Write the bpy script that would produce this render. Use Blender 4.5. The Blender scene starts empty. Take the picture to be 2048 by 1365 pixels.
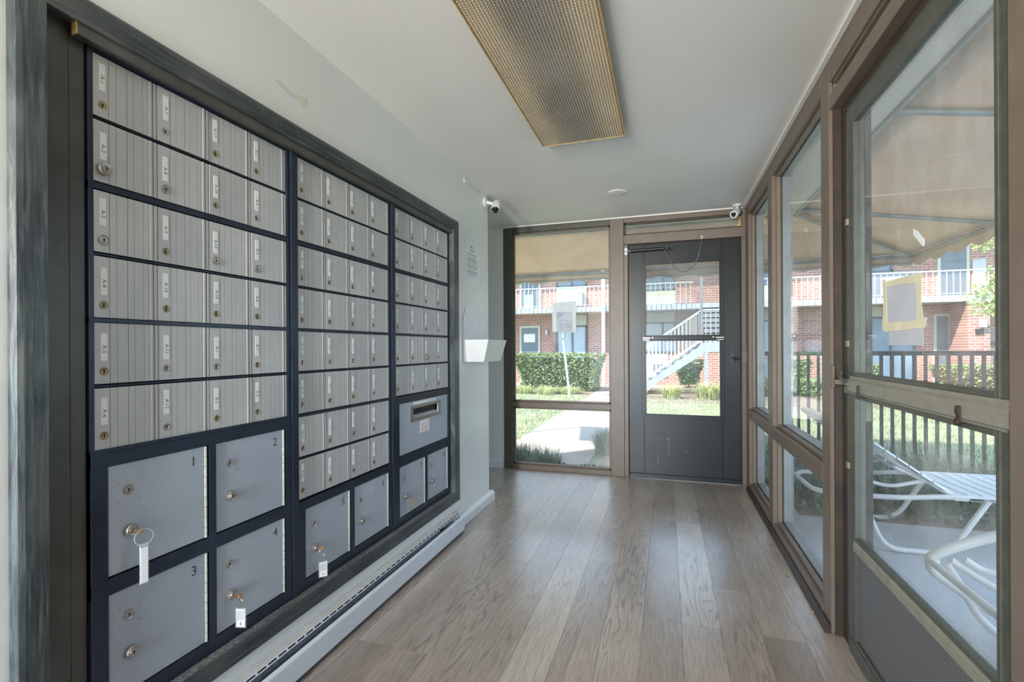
import bpy, bmesh, math, random
import numpy as np
from mathutils import Vector, Matrix
random.seed(7); np.random.seed(7)
R = math.radians
SC = bpy.context.scene
COL = SC.collection

# ------------------------------------------------------------ camera, sky, sun, exposure
EYE = Vector((0, 0, 1.15))
cam = bpy.data.cameras.new('camera'); cam_o = bpy.data.objects.new('camera', cam); COL.objects.link(cam_o)
cam.sensor_width = 36; cam.lens = 963.9 / 2048 * 36
cam.shift_y = 14.2 / 2048; cam.clip_start = 0.02; cam.clip_end = 300
cam_o.location = EYE
cam_o.matrix_world = Matrix.Translation(EYE) @ Matrix.Rotation(R(17.8), 4, 'Z') @ Matrix.Rotation(R(90), 4, 'X') @ Matrix.Rotation(R(-0.297), 4, 'Z')
SC.camera = cam_o
SC.view_settings.view_transform = 'Standard'; SC.view_settings.look = 'None'
SC.view_settings.gamma = 1; SC.view_settings.use_curve_mapping = False
SC.view_settings.exposure = 1.22
SC.cycles.diffuse_bounces = 6; SC.cycles.glossy_bounces = 5; SC.cycles.transparent_max_bounces = 20
SC.cycles.max_bounces = 14; SC.cycles.caustics_reflective = False; SC.cycles.caustics_refractive = False
SC.cycles.sample_clamp_indirect = 6
W = bpy.data.worlds.new('sky'); SC.world = W; W.use_nodes = True
wn = W.node_tree; bg = wn.nodes['Background']; bg.inputs['Strength'].default_value = 1.6
tc = wn.nodes.new('ShaderNodeTexCoord'); sx = wn.nodes.new('ShaderNodeSeparateXYZ'); cr = wn.nodes.new('ShaderNodeValToRGB')
wn.links.new(tc.outputs['Generated'], sx.inputs[0]); wn.links.new(sx.outputs['Z'], cr.inputs[0]); wn.links.new(cr.outputs[0], bg.inputs['Color'])
cr.color_ramp.elements[0].position = 0.0; cr.color_ramp.elements[0].color = (0.70, 0.85, 1.0, 1)
cr.color_ramp.elements[1].position = 0.8; cr.color_ramp.elements[1].color = (0.42, 0.64, 1.0, 1)
SUNDIR = Vector((-1.5, -1.55, 2.22)).normalized()
sun = bpy.data.lights.new('sun', 'SUN'); sun.energy = 5.2; sun.angle = R(0.6); sun.color = (1.0, 0.95, 0.86)
sun_o = bpy.data.objects.new('sun', sun); COL.objects.link(sun_o)
sun_o.rotation_euler = SUNDIR.to_track_quat('Z', 'Y').to_euler(); sun_o.location = (-6, -6, 12)
# unseen fill lights added behind the camera to brighten the room
def fill_light(name, loc, size, power, aim, col=(1.0, 0.97, 0.93), spread=180):
    l = bpy.data.lights.new(name, 'AREA'); l.shape = 'RECTANGLE'; l.size, l.size_y = size; l.energy = power; l.color = col; l.spread = R(spread)
    o = bpy.data.objects.new(name, l); COL.objects.link(o); o.location = loc; o.rotation_euler = (Vector(loc) - Vector(aim)).to_track_quat('Z', 'Y').to_euler()
fill_light('added_rear_fill', (-0.97, -2.0, 0.75), (0.26, 1.0), 17, (-0.15, 3.6, 0.45), (0.78, 0.89, 1.0), 90)
fill_light('added_rear_fill', (-0.97, -1.9, 1.75), (0.26, 0.8), 14, (0.05, 4.0, 2.15), (1.0, 0.92, 0.82), 80)

# ------------------------------------------------------------ materials
def nt(name):
    m = bpy.data.materials.new(name); m.use_nodes = True
    t = m.node_tree; return m, t, t.nodes['Principled BSDF']
def N(t, typ, **kw):
    n = t.nodes.new(typ)
    for k, v in kw.items():
        if k in n.inputs: n.inputs[k].default_value = v
        else: setattr(n, k, v)
    return n
def ramp(t, fac, stops):
    r = t.nodes.new('ShaderNodeValToRGB'); el = r.color_ramp.elements
    while len(el) > len(stops): el.remove(el[-1])
    while len(el) < len(stops): el.new(0.5)
    for e, (p, c) in zip(el, stops):
        e.position = p; e.color = tuple(c) + (1,) if len(c) == 3 else c
    t.links.new(fac, r.inputs[0]); return r.outputs[0]
def mixc(t, fac, a, b, mode='MIX'):
    m = t.nodes.new('ShaderNodeMix'); m.data_type = 'RGBA'; m.blend_type = mode
    for sock, v in ((m.inputs[0], fac), (m.inputs[6], a), (m.inputs[7], b)):
        if hasattr(v, 'is_output'): t.links.new(v, sock)
        elif isinstance(v, (int, float)): sock.default_value = v
        else: sock.default_value = tuple(v) + (1,)
    return m.outputs[2]
def coords(t, kind='Object', scale=(1, 1, 1), rand=0.0, rot=(0, 0, 0)):
    c = t.nodes.new('ShaderNodeTexCoord'); mp = t.nodes.new('ShaderNodeMapping'); mp.inputs['Scale'].default_value = scale
    mp.inputs['Rotation'].default_value = rot
    src = c.outputs[kind]
    if rand:
        oi = t.nodes.new('ShaderNodeObjectInfo'); m = N(t, 'ShaderNodeMath', operation='MULTIPLY'); m.inputs[1].default_value = rand
        t.links.new(oi.outputs['Random'], m.inputs[0])
        ad = N(t, 'ShaderNodeVectorMath', operation='ADD'); t.links.new(src, ad.inputs[0]); t.links.new(m.outputs[0], ad.inputs[1]); src = ad.outputs[0]
    t.links.new(src, mp.inputs['Vector']); return mp.outputs[0]
def mat(name, col, rough=0.5, metal=0.0, var=0.12, scale=6.0, bump=0.0, bscale=60.0, stretch=(1, 1, 1), spec=0.5, obj_var=0.0, specks=None, detail=4):
    m, t, p = nt(name)
    v = coords(t, 'Object', stretch, rand=3.0 if obj_var else 0)
    n = N(t, 'ShaderNodeTexNoise', Scale=scale, Detail=detail, Roughness=0.6); t.links.new(v, n.inputs['Vector'])
    lo = [c * (1 - var) for c in col]; hi = [min(1, c * (1 + var)) for c in col]
    c = ramp(t, n.outputs['Fac'], [(0.3, lo), (0.7, hi)])
    if obj_var:
        oi = t.nodes.new('ShaderNodeObjectInfo')
        c = mixc(t, 1.0, c, ramp(t, oi.outputs['Random'], [(0, [1 - obj_var] * 3), (1, [1 + obj_var] * 3)]), 'MULTIPLY')
    if specks:
        sc_, th, scol = specks
        n2 = N(t, 'ShaderNodeTexNoise', Scale=sc_, Detail=3); t.links.new(v, n2.inputs['Vector'])
        c = mixc(t, ramp(t, n2.outputs['Fac'], [(th, (0, 0, 0)), (th + 0.03, (1, 1, 1))]), c, scol)
    t.links.new(c, p.inputs['Base Color'])
    p.inputs['Roughness'].default_value = rough; p.inputs['Metallic'].default_value = metal
    p.inputs['Specular IOR Level'].default_value = spec
    if bump:
        nb = N(t, 'ShaderNodeTexNoise', Scale=bscale, Detail=3); t.links.new(v, nb.inputs['Vector'])
        b = N(t, 'ShaderNodeBump', Strength=bump, Distance=0.002); t.links.new(nb.outputs['Fac'], b.inputs['Height']); t.links.new(b.outputs[0], p.inputs['Normal'])
    return m
def glass_mat(name, dirt_veil=0.06, tint=(0.92, 0.96, 0.97), dscale=9.0, stretch=(1, 1, 1), ior=1.5):
    """window pane: clear thin glass, mirror reflection by Fresnel and a film of dust that also serves as a painted reflection veil"""
    m, t, p = nt(name); out = t.nodes['Material Output']; t.nodes.remove(p)
    tr = N(t, 'ShaderNodeBsdfTransparent', Color=(*tint, 1)); gl = N(t, 'ShaderNodeBsdfGlossy', Roughness=0.02, Color=(1, 1, 1, 1))
    fr = N(t, 'ShaderNodeFresnel', IOR=ior); mx = t.nodes.new('ShaderNodeMixShader')
    geo = t.nodes.new('ShaderNodeNewGeometry'); front = N(t, 'ShaderNodeMath', operation='SUBTRACT'); front.inputs[0].default_value = 1.0; t.links.new(geo.outputs['Backfacing'], front.inputs[1])
    fm = N(t, 'ShaderNodeMath', operation='MULTIPLY'); t.links.new(fr.outputs[0], fm.inputs[0]); t.links.new(front.outputs[0], fm.inputs[1])
    t.links.new(fm.outputs[0], mx.inputs[0]); t.links.new(tr.outputs[0], mx.inputs[1]); t.links.new(gl.outputs[0], mx.inputs[2])
    df = N(t, 'ShaderNodeBsdfDiffuse', Color=(0.75, 0.8, 0.82, 1)); v = coords(t, 'Object', stretch)
    n = N(t, 'ShaderNodeTexNoise', Scale=dscale, Detail=6, Roughness=0.7); t.links.new(v, n.inputs['Vector'])
    n3 = N(t, 'ShaderNodeTexNoise', Scale=220.0, Detail=2); t.links.new(v, n3.inputs['Vector'])
    a = ramp(t, n.outputs['Fac'], [(0.35, [dirt_veil * 0.35] * 3), (0.75, [dirt_veil * 1.9] * 3)])
    b = ramp(t, n3.outputs['Fac'], [(0.70, (0, 0, 0)), (0.74, [0.25] * 3)])
    ad = N(t, 'ShaderNodeMath', operation='ADD'); t.links.new(a, ad.inputs[0]); t.links.new(b, ad.inputs[1])
    am = N(t, 'ShaderNodeMath', operation='MULTIPLY'); t.links.new(ad.outputs[0], am.inputs[0]); t.links.new(front.outputs[0], am.inputs[1])
    m2 = t.nodes.new('ShaderNodeMixShader'); t.links.new(am.outputs[0], m2.inputs[0]); t.links.new(mx.outputs[0], m2.inputs[1]); t.links.new(df.outputs[0], m2.inputs[2])
    t.links.new(m2.outputs[0], out.inputs[0]); return m
def wood_dark(name, base, streak, rough, stretch):
    m, t, p = nt(name); v = coords(t, 'Object', stretch)
    n = N(t, 'ShaderNodeTexNoise', Scale=14.0, Detail=8, Roughness=0.7, Distortion=0.6); t.links.new(v, n.inputs['Vector'])
    c = ramp(t, n.outputs['Fac'], [(0.36, [b * 0.7 for b in base]), (0.52, [b * 1.5 for b in base]), (0.66, streak)])
    v2 = coords(t, 'Object'); n2 = N(t, 'ShaderNodeTexNoise', Scale=5.0, Detail=5); t.links.new(v2, n2.inputs['Vector'])
    c = mixc(t, ramp(t, n2.outputs['Fac'], [(0.45, (0, 0, 0)), (0.75, (0.6, 0.6, 0.6))]), c, streak)
    t.links.new(c, p.inputs['Base Color']); p.inputs['Roughness'].default_value = rough
    b = N(t, 'ShaderNodeBump', Strength=0.35, Distance=0.002); t.links.new(n.outputs['Fac'], b.inputs['Height']); t.links.new(b.outputs[0], p.inputs['Normal'])
    return m
M = {}
M['ceiling'] = mat('ceiling_paint', (0.76, 0.735, 0.69), 0.6, var=0.03, scale=1.5, bump=0.15, bscale=35, spec=0.3)
M['wall'] = mat('wall_paint', (0.75, 0.775, 0.755), 0.30, var=0.03, scale=2.0, bump=0.25, bscale=28, spec=0.45, specks=(38, 0.80, (0.4, 0.42, 0.4)))
M['baseboard'] = mat('white_trim_paint', (0.75, 0.78, 0.80), 0.3, var=0.03, scale=4)
M['trim'] = wood_dark('black_stained_wood', (0.030, 0.038, 0.040), (0.13, 0.145, 0.14), 0.33, (1, 6, 0.35))
M['trim_h'] = wood_dark('black_stained_wood_across', (0.022, 0.030, 0.035), (0.105, 0.115, 0.11), 0.33, (1, 0.35, 6))  # same stain as the uprights, darkened and blued against light from above
M['filler'] = mat('dark_brown_board', (0.075, 0.074, 0.066), 0.32, var=0.25, scale=9, bump=0.2, bscale=90, specks=(60, 0.78, (0.2, 0.19, 0.17)))
M['sill_dust'] = mat('dusty_black_ledge', (0.15, 0.155, 0.155), 0.85, var=0.75, scale=110, bump=0.6, bscale=120, detail=8)
M['box_frame'] = mat('dark_anodised_frame', (0.023, 0.033, 0.054), 0.30, metal=0.35, var=0.2, scale=15, specks=(120, 0.80, (0.3, 0.32, 0.34)))
M['black'] = mat('black_gap', (0.008, 0.008, 0.009), 0.6, var=0.1)
def alu(name, col, flute):
    m, t, p = nt(name); v = coords(t, 'Object', (1, 1, 1), rand=2.0)
    n = N(t, 'ShaderNodeTexNoise', Scale=7.0, Detail=6, Roughness=0.65); t.links.new(v, n.inputs['Vector'])
    c = ramp(t, n.outputs['Fac'], [(0.3, [k * 0.93 for k in col]), (0.72, [k * 1.06 for k in col])])
    n2 = N(t, 'ShaderNodeTexNoise', Scale=26.0, Detail=3); t.links.new(v, n2.inputs['Vector'])
    c = mixc(t, ramp(t, n2.outputs['Fac'], [(0.70, (0, 0, 0)), (0.80, (0.5, 0.5, 0.5))]), c, [k * 0.72 for k in col])
    oi = t.nodes.new('ShaderNodeObjectInfo')
    c = mixc(t, 1.0, c, ramp(t, oi.outputs['Random'], [(0, (0.94, 0.94, 0.95)), (1, (1.05, 1.04, 1.03))]), 'MULTIPLY')
    t.links.new(c, p.inputs['Base Color']); p.inputs['Metallic'].default_value = 0.30; p.inputs['Roughness'].default_value = 0.52
    if flute:
        c2 = coords(t, 'Object', (1, 1, 1)); wv = N(t, 'ShaderNodeTexWave', Scale=62.0, wave_type='BANDS', bands_direction='Y'); t.links.new(c2, wv.inputs['Vector'])
        b = N(t, 'ShaderNodeBump', Strength=0.12, Distance=0.0004); t.links.new(wv.outputs['Fac'], b.inputs['Height']); t.links.new(b.outputs[0], p.inputs['Normal'])
    return m
M['alu'] = alu('brushed_aluminium', (0.53, 0.535, 0.53), True)
M['alu_flat'] = alu('smooth_grey_metal', (0.44, 0.485, 0.55), False)
M['hinge'] = mat('dull_hinge_metal', (0.42, 0.42, 0.38), 0.6, var=0.15, scale=60)
M['groove'] = mat('dark_groove_metal', (0.27, 0.275, 0.28), 0.5, var=0.2)  # groove faces get a darker aluminium tone
M['brass'] = mat('aged_brass', (0.36, 0.29, 0.17), 0.35, metal=0.8, var=0.3, scale=200)
M['nickel'] = mat('worn_nickel', (0.42, 0.39, 0.35), 0.3, metal=0.8, var=0.15, scale=150)
M['copper'] = mat('copper_key_metal', (0.62, 0.38, 0.24), 0.3, metal=0.9, var=0.15, scale=100)
M['paper'] = mat('white_paper', (0.80, 0.82, 0.82), 0.6, var=0.03, scale=10)
M['label'] = mat('label_tape', (0.82, 0.84, 0.84), 0.5, var=0.04, scale=60)
M['tagpaper'] = mat('grey_tag_card', (0.56, 0.57, 0.56), 0.6, var=0.06, scale=30)  # card toned down to an even grey
M['ink'] = mat('black_ink', (0.04, 0.04, 0.05), 0.6, var=0.0)
M['ink_grey'] = mat('faded_print', (0.38, 0.38, 0.40), 0.7, var=0.0)
M['ink_red'] = mat('red_print', (0.65, 0.22, 0.2), 0.6, var=0.0)
M['heater'] = mat('heater_enamel', (0.66, 0.72, 0.78), 0.28, var=0.03, scale=5)
M['heater_top'] = mat('heater_dusty_top', (0.55, 0.53, 0.50), 0.55, var=0.12, scale=18, specks=(60, 0.76, (0.3, 0.28, 0.26)))
M['fin'] = mat('heater_fin_metal', (0.10, 0.11, 0.14), 0.4, metal=0.6, var=0.3, scale=50)
M['taupe'] = mat('taupe_frame_paint', (0.160, 0.120, 0.090), 0.42, var=0.10, scale=8, bump=0.15, bscale=50, specks=(70, 0.80, (0.45, 0.40, 0.33)))
M['olive'] = mat('dark_olive_paint', (0.075, 0.075, 0.058), 0.45, var=0.1, scale=8)
M['taupe_dark'] = mat('dark_brown_rebate', (0.038, 0.026, 0.018), 0.5, var=0.35, scale=12, bump=0.25, bscale=60, specks=(90, 0.78, (0.35, 0.3, 0.24)))
M['door'] = mat('charcoal_door_paint', (0.018, 0.021, 0.021), 0.34, var=0.10, scale=3, spec=0.28, specks=(75, 0.82, (0.25, 0.25, 0.25)))
M['storm'] = mat('weathered_bronze_frame', (0.085, 0.087, 0.070), 0.42, metal=0.2, var=0.18, scale=25, specks=(80, 0.74, (0.06, 0.055, 0.05)))
M['storm_rail'] = mat('chalky_bronze_rail', (0.26, 0.25, 0.20), 0.5, metal=0.1, var=0.12, scale=20, specks=(85, 0.72, (0.08, 0.07, 0.06)))
M['kick'] = mat('speckled_grey_kick_panel', (0.115, 0.115, 0.118), 0.45, var=0.5, scale=260, detail=2, specks=(50, 0.80, (0.35, 0.35, 0.33)))
M['glass'] = glass_mat('window_glass', 0.08)
M['glass_door'] = glass_mat('dusty_door_glass', 0.13, stretch=(1, 1, 0.6))
M['glass_far'] = glass_mat('reflection_veil_glass', 0.17, (0.70, 0.71, 0.69), dscale=1.2)  # reflections on the upper pane put into a grey tint and stronger veil
M['cam_white'] = mat('white_plastic', (0.66, 0.67, 0.66), 0.35, var=0.02)
M['lens_black'] = mat('black_lens', (0.01, 0.01, 0.012), 0.08, var=0.0)
M['lens_dot'] = mat('clear_led', (0.8, 0.8, 0.78), 0.2, var=0.0)
M['tape'] = mat('masking_tape', (0.76, 0.70, 0.50), 0.6, var=0.08, scale=20)
M['paper_grey'] = mat('grey_notice_paper', (0.55, 0.56, 0.60), 0.7, var=0.06, scale=8)  # even grey paper colour
M['clear'] = glass_mat('clear_plastic', 0.25, (0.95, 0.95, 0.95))
M['rubber'] = mat('black_painted_metal', (0.02, 0.02, 0.022), 0.35, metal=0.3, var=0.1)
M['steel'] = mat('galvanised_steel', (0.30, 0.32, 0.33), 0.4, metal=0.6, var=0.15, scale=12)
M['pipe'] = mat('awning_pipe_grey', (0.30, 0.31, 0.30), 0.45, metal=0.3, var=0.12, scale=10)
M['wood_raw'] = mat('bare_split_wood', (0.70, 0.45, 0.18), 0.7, var=0.35, scale=60, stretch=(1, 1, 0.3))
M['strap'] = mat('white_vinyl_strap', (0.74, 0.75, 0.74), 0.4, var=0.04, scale=15)
M['tube'] = mat('cream_powder_coated_tube', (0.72, 0.70, 0.67), 0.35, var=0.05, scale=12)
M['fence'] = mat('black_fence_paint', (0.012, 0.016, 0.020), 0.5, var=0.2, scale=20)
M['white_paint'] = mat('weathered_white_paint', (0.52, 0.53, 0.52), 0.5, var=0.08, scale=6)
M['grey_paint'] = mat('light_grey_stair_paint', (0.27, 0.29, 0.33), 0.5, var=0.08, scale=4)
M['fascia'] = mat('white_metal_fascia', (0.46, 0.50, 0.52), 0.5, var=0.1, scale=5, obj_var=0.04)
M['cream'] = mat('cream_siding', (0.52, 0.52, 0.43), 0.6, var=0.06, scale=2, stretch=(6, 1, 0.3))
M['win_frame'] = mat('bronze_window_frame', (0.10, 0.11, 0.13), 0.4, var=0.1)
M['far_glass'] = mat('distant_window_glass', (0.20, 0.27, 0.34), 0.12, var=0.25, scale=1.2)
M['curtain_glass'] = mat('curtained_window', (0.42, 0.50, 0.56), 0.2, var=0.12, scale=3, stretch=(8, 1, 0.4))
M['door_slate'] = mat('slate_blue_door', (0.13, 0.16, 0.19), 0.4, var=0.08)
M['soffit'] = mat('speckled_soffit', (0.72, 0.64, 0.52), 0.8, var=0.08, scale=60)
M['leaf_green'] = mat('bright_hedge_leaf', (0.21, 0.26, 0.10), 0.5, var=0.45, scale=9)
M['leaf_dark'] = mat('dark_shrub_leaf', (0.07, 0.13, 0.05), 0.45, var=0.5, scale=12)
M['leaf_tree'] = mat('pale_tree_leaf', (0.40, 0.48, 0.16), 0.5, var=0.3, scale=6)
M['blade'] = mat('lily_turf_blade', (0.15, 0.22, 0.14), 0.45, var=0.5, scale=7)
M['blade_pale'] = mat('striped_grass_blade', (0.46, 0.47, 0.20), 0.5, var=0.45, scale=7)
M['bark'] = mat('shrub_stem', (0.12, 0.08, 0.05), 0.8, var=0.3)
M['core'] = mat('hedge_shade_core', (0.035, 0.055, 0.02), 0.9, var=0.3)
def concrete(name, col):
    m, t, p = nt(name); v = coords(t, 'Object')
    n = N(t, 'ShaderNodeTexNoise', Scale=2.2, Detail=7, Roughness=0.7); t.links.new(v, n.inputs['Vector'])
    n2 = N(t, 'ShaderNodeTexNoise', Scale=140.0, Detail=2); t.links.new(v, n2.inputs['Vector'])
    c = ramp(t, n.outputs['Fac'], [(0.3, [k * 0.85 for k in col]), (0.7, [k * 1.1 for k in col])])
    c = mixc(t, 0.6, c, ramp(t, n2.outputs['Fac'], [(0.3, (0.7, 0.7, 0.7)), (0.7, (1, 1, 1))]), 'MULTIPLY')
    t.links.new(c, p.inputs['Base Color']); p.inputs['Roughness'].default_value = 0.8
    b = N(t, 'ShaderNodeBump', Strength=0.3, Distance=0.004); t.links.new(n2.outputs['Fac'], b.inputs['Height']); t.links.new(b.outputs[0], p.inputs['Normal']); return m
M['concrete'] = concrete('grey_concrete', (0.56, 0.56, 0.56))
M['path'] = concrete('pinkish_concrete', (0.42, 0.325, 0.255))
def ground_mat(name, a, b, c_):
    m, t, p = nt(name); v = coords(t, 'Object')
    n = N(t, 'ShaderNodeTexNoise', Scale=1.3, Detail=8, Roughness=0.75); t.links.new(v, n.inputs['Vector'])
    n2 = N(t, 'ShaderNodeTexNoise', Scale=45.0, Detail=4); t.links.new(v, n2.inputs['Vector'])
    c = ramp(t, n.outputs['Fac'], [(0.35, a), (0.55, b), (0.7, c_)])
    c = mixc(t, 0.8, c, ramp(t, n2.outputs['Fac'], [(0.3, (0.45, 0.5, 0.4)), (0.7, (1.2, 1.15, 1.1))]), 'MULTIPLY')
    t.links.new(c, p.inputs['Base Color']); p.inputs['Roughness'].default_value = 0.9; return m
M['lawn'] = ground_mat('lawn_ground', (0.22, 0.26, 0.13), (0.33, 0.33, 0.19), (0.45, 0.41, 0.28))
M['mulch'] = ground_mat('mulch_bed', (0.16, 0.10, 0.07), (0.26, 0.18, 0.13), (0.34, 0.26, 0.20))
def brick_mat():
    m, t, p = nt('red_brickwork'); v = coords(t, 'Object', (1, 1, 1), rot=(R(90), 0, 0))
    b = N(t, 'ShaderNodeTexBrick', Scale=1.0); b.offset = 0.5
    for k, val in (('Brick Width', 0.215), ('Row Height', 0.075), ('Mortar Size', 0.008), ('Color1', (0.46, 0.22, 0.16, 1)), ('Color2', (0.34, 0.15, 0.115, 1)), ('Mortar', (0.52, 0.47, 0.43, 1)), ('Mortar Smooth', 0.1), ('Bias', 0.1)):
        b.inputs[k].default_value = val
    t.links.new(v, b.inputs['Vector'])
    n = N(t, 'ShaderNodeTexNoise', Scale=0.8, Detail=6); t.links.new(v, n.inputs['Vector'])
    c = mixc(t, 1.0, b.outputs['Color'], ramp(t, n.outputs['Fac'], [(0.3, (0.85, 0.85, 0.85)), (0.7, (1.2, 1.15, 1.12))]), 'MULTIPLY')
    t.links.new(c, p.inputs['Base Color']); p.inputs['Roughness'].default_value = 0.85
    bp = N(t, 'ShaderNodeBump', Strength=0.5, Distance=0.01); bp.invert = True; t.links.new(b.outputs['Fac'], bp.inputs['Height']); t.links.new(bp.outputs[0], p.inputs['Normal']); return m
M['brick'] = brick_mat()
def canvas_mat():
    m, t, p = nt('awning_canvas'); out = t.nodes['Material Output']; t.nodes.remove(p); v = coords(t, 'Object')
    n = N(t, 'ShaderNodeTexNoise', Scale=1.1, Detail=6); t.links.new(v, n.inputs['Vector'])
    c = ramp(t, n.outputs['Fac'], [(0.3, (0.68, 0.525, 0.40)), (0.7, (0.77, 0.61, 0.48))])
    d = t.nodes.new('ShaderNodeBsdfDiffuse'); tl = t.nodes.new('ShaderNodeBsdfTranslucent'); mx = N(t, 'ShaderNodeMixShader', Fac=0.24)
    t.links.new(c, d.inputs['Color']); t.links.new(c, tl.inputs['Color']); t.links.new(d.outputs[0], mx.inputs[1]); t.links.new(tl.outputs[0], mx.inputs[2]); t.links.new(mx.outputs[0], out.inputs[0]); return m
M['canvas'] = canvas_mat()
def plank_mat():
    m, t, p = nt('oak_vinyl_plank'); v = coords(t, 'Object', (1, 1, 1), rand=37.0)
    def mp(sc):
        k = t.nodes.new('ShaderNodeMapping'); k.inputs['Scale'].default_value = sc; t.links.new(v, k.inputs['Vector']); return k.outputs[0]
    n0 = N(t, 'ShaderNodeTexNoise', Scale=1.6, Detail=2, Distortion=0.3); t.links.new(mp((6.5, 0.62, 1)), n0.inputs['Vector'])
    w = N(t, 'ShaderNodeMath', operation='MULTIPLY'); w.inputs[1].default_value = 95.0; t.links.new(n0.outputs['Fac'], w.inputs[0])
    s = N(t, 'ShaderNodeMath', operation='SINE'); t.links.new(w.outputs[0], s.inputs[0])
    g = ramp(t, s.outputs[0], [(0.0, (0.0, 0.0, 0.0)), (0.55, (0.05, 0.05, 0.05)), (0.9, (0.7, 0.7, 0.7)), (1.0, (1, 1, 1))])
    n1 = N(t, 'ShaderNodeTexNoise', Scale=22.0, Detail=6, Roughness=0.7); t.links.new(mp((9.0, 0.45, 1)), n1.inputs['Vector'])
    n2 = N(t, 'ShaderNodeTexNoise', Scale=3.0, Detail=4); t.links.new(mp((2.0, 0.6, 1)), n2.inputs['Vector'])
    oi = t.nodes.new('ShaderNodeObjectInfo')
    base = ramp(t, oi.outputs['Random'], [(0.0, (0.34, 0.275, 0.225)), (0.3, (0.41, 0.34, 0.285)), (0.62, (0.45, 0.38, 0.32)), (0.88, (0.50, 0.43, 0.365)), (1.0, (0.60, 0.53, 0.44))])
    c = mixc(t, 1.0, base, ramp(t, n1.outputs['Fac'], [(0.30, (0.62, 0.60, 0.58)), (0.6, (1.08, 1.07, 1.06))]), 'MULTIPLY')
    c = mixc(t, 1.0, c, ramp(t, n2.outputs['Fac'], [(0.3, (0.84, 0.83, 0.83)), (0.7, (1.12, 1.12, 1.12))]), 'MULTIPLY')
    gf = N(t, 'ShaderNodeMath', operation='MULTIPLY'); gmask = N(t, 'ShaderNodeTexNoise', Scale=1.4, Detail=2); t.links.new(mp((2.2, 0.8, 1)), gmask.inputs['Vector']); gm = ramp(t, gmask.outputs['Fac'], [(0.47, (0.08, 0.08, 0.08)), (0.6, (0.62, 0.62, 0.62))]); t.links.new(g, gf.inputs[0]); t.links.new(gm, gf.inputs[1])
    c = mixc(t, gf.outputs[0], c, (0.15, 0.115, 0.095))
    t.links.new(c, p.inputs['Base Color'])
    p.inputs['Roughness'].default_value = 0.34; p.inputs['Specular IOR Level'].default_value = 0.85
    p.inputs['Coat Weight'].default_value = 1.0; p.inputs['Coat Roughness'].default_value = 0.27; p.inputs['Coat IOR'].default_value = 1.6
    b = N(t, 'ShaderNodeBump', Strength=0.12, Distance=0.001); t.links.new(n1.outputs['Fac'], b.inputs['Height']); t.links.new(b.outputs[0], p.inputs['Normal']); return m
M['plank'] = plank_mat()
def diffuser_mat():
    m, t, p = nt('aged_prismatic_acrylic'); v = coords(t, 'Object')
    sp = t.nodes.new('ShaderNodeSeparateXYZ'); t.links.new(v, sp.inputs[0])
    n = N(t, 'ShaderNodeTexNoise', Scale=3.0, Detail=3); t.links.new(v, n.inputs['Vector'])
    ab = N(t, 'ShaderNodeMath', operation='ABSOLUTE'); t.links.new(sp.outputs['X'], ab.inputs[0])
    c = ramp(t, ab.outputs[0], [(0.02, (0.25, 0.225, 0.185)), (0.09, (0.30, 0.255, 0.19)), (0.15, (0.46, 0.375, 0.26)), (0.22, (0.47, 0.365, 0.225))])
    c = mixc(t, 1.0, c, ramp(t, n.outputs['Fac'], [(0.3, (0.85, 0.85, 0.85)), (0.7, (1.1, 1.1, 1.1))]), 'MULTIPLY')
    t.links.new(c, p.inputs['Base Color']); p.inputs['Roughness'].default_value = 0.16; p.inputs['Specular IOR Level'].default_value = 0.8
    return m
M['diffuser'] = diffuser_mat()

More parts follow.
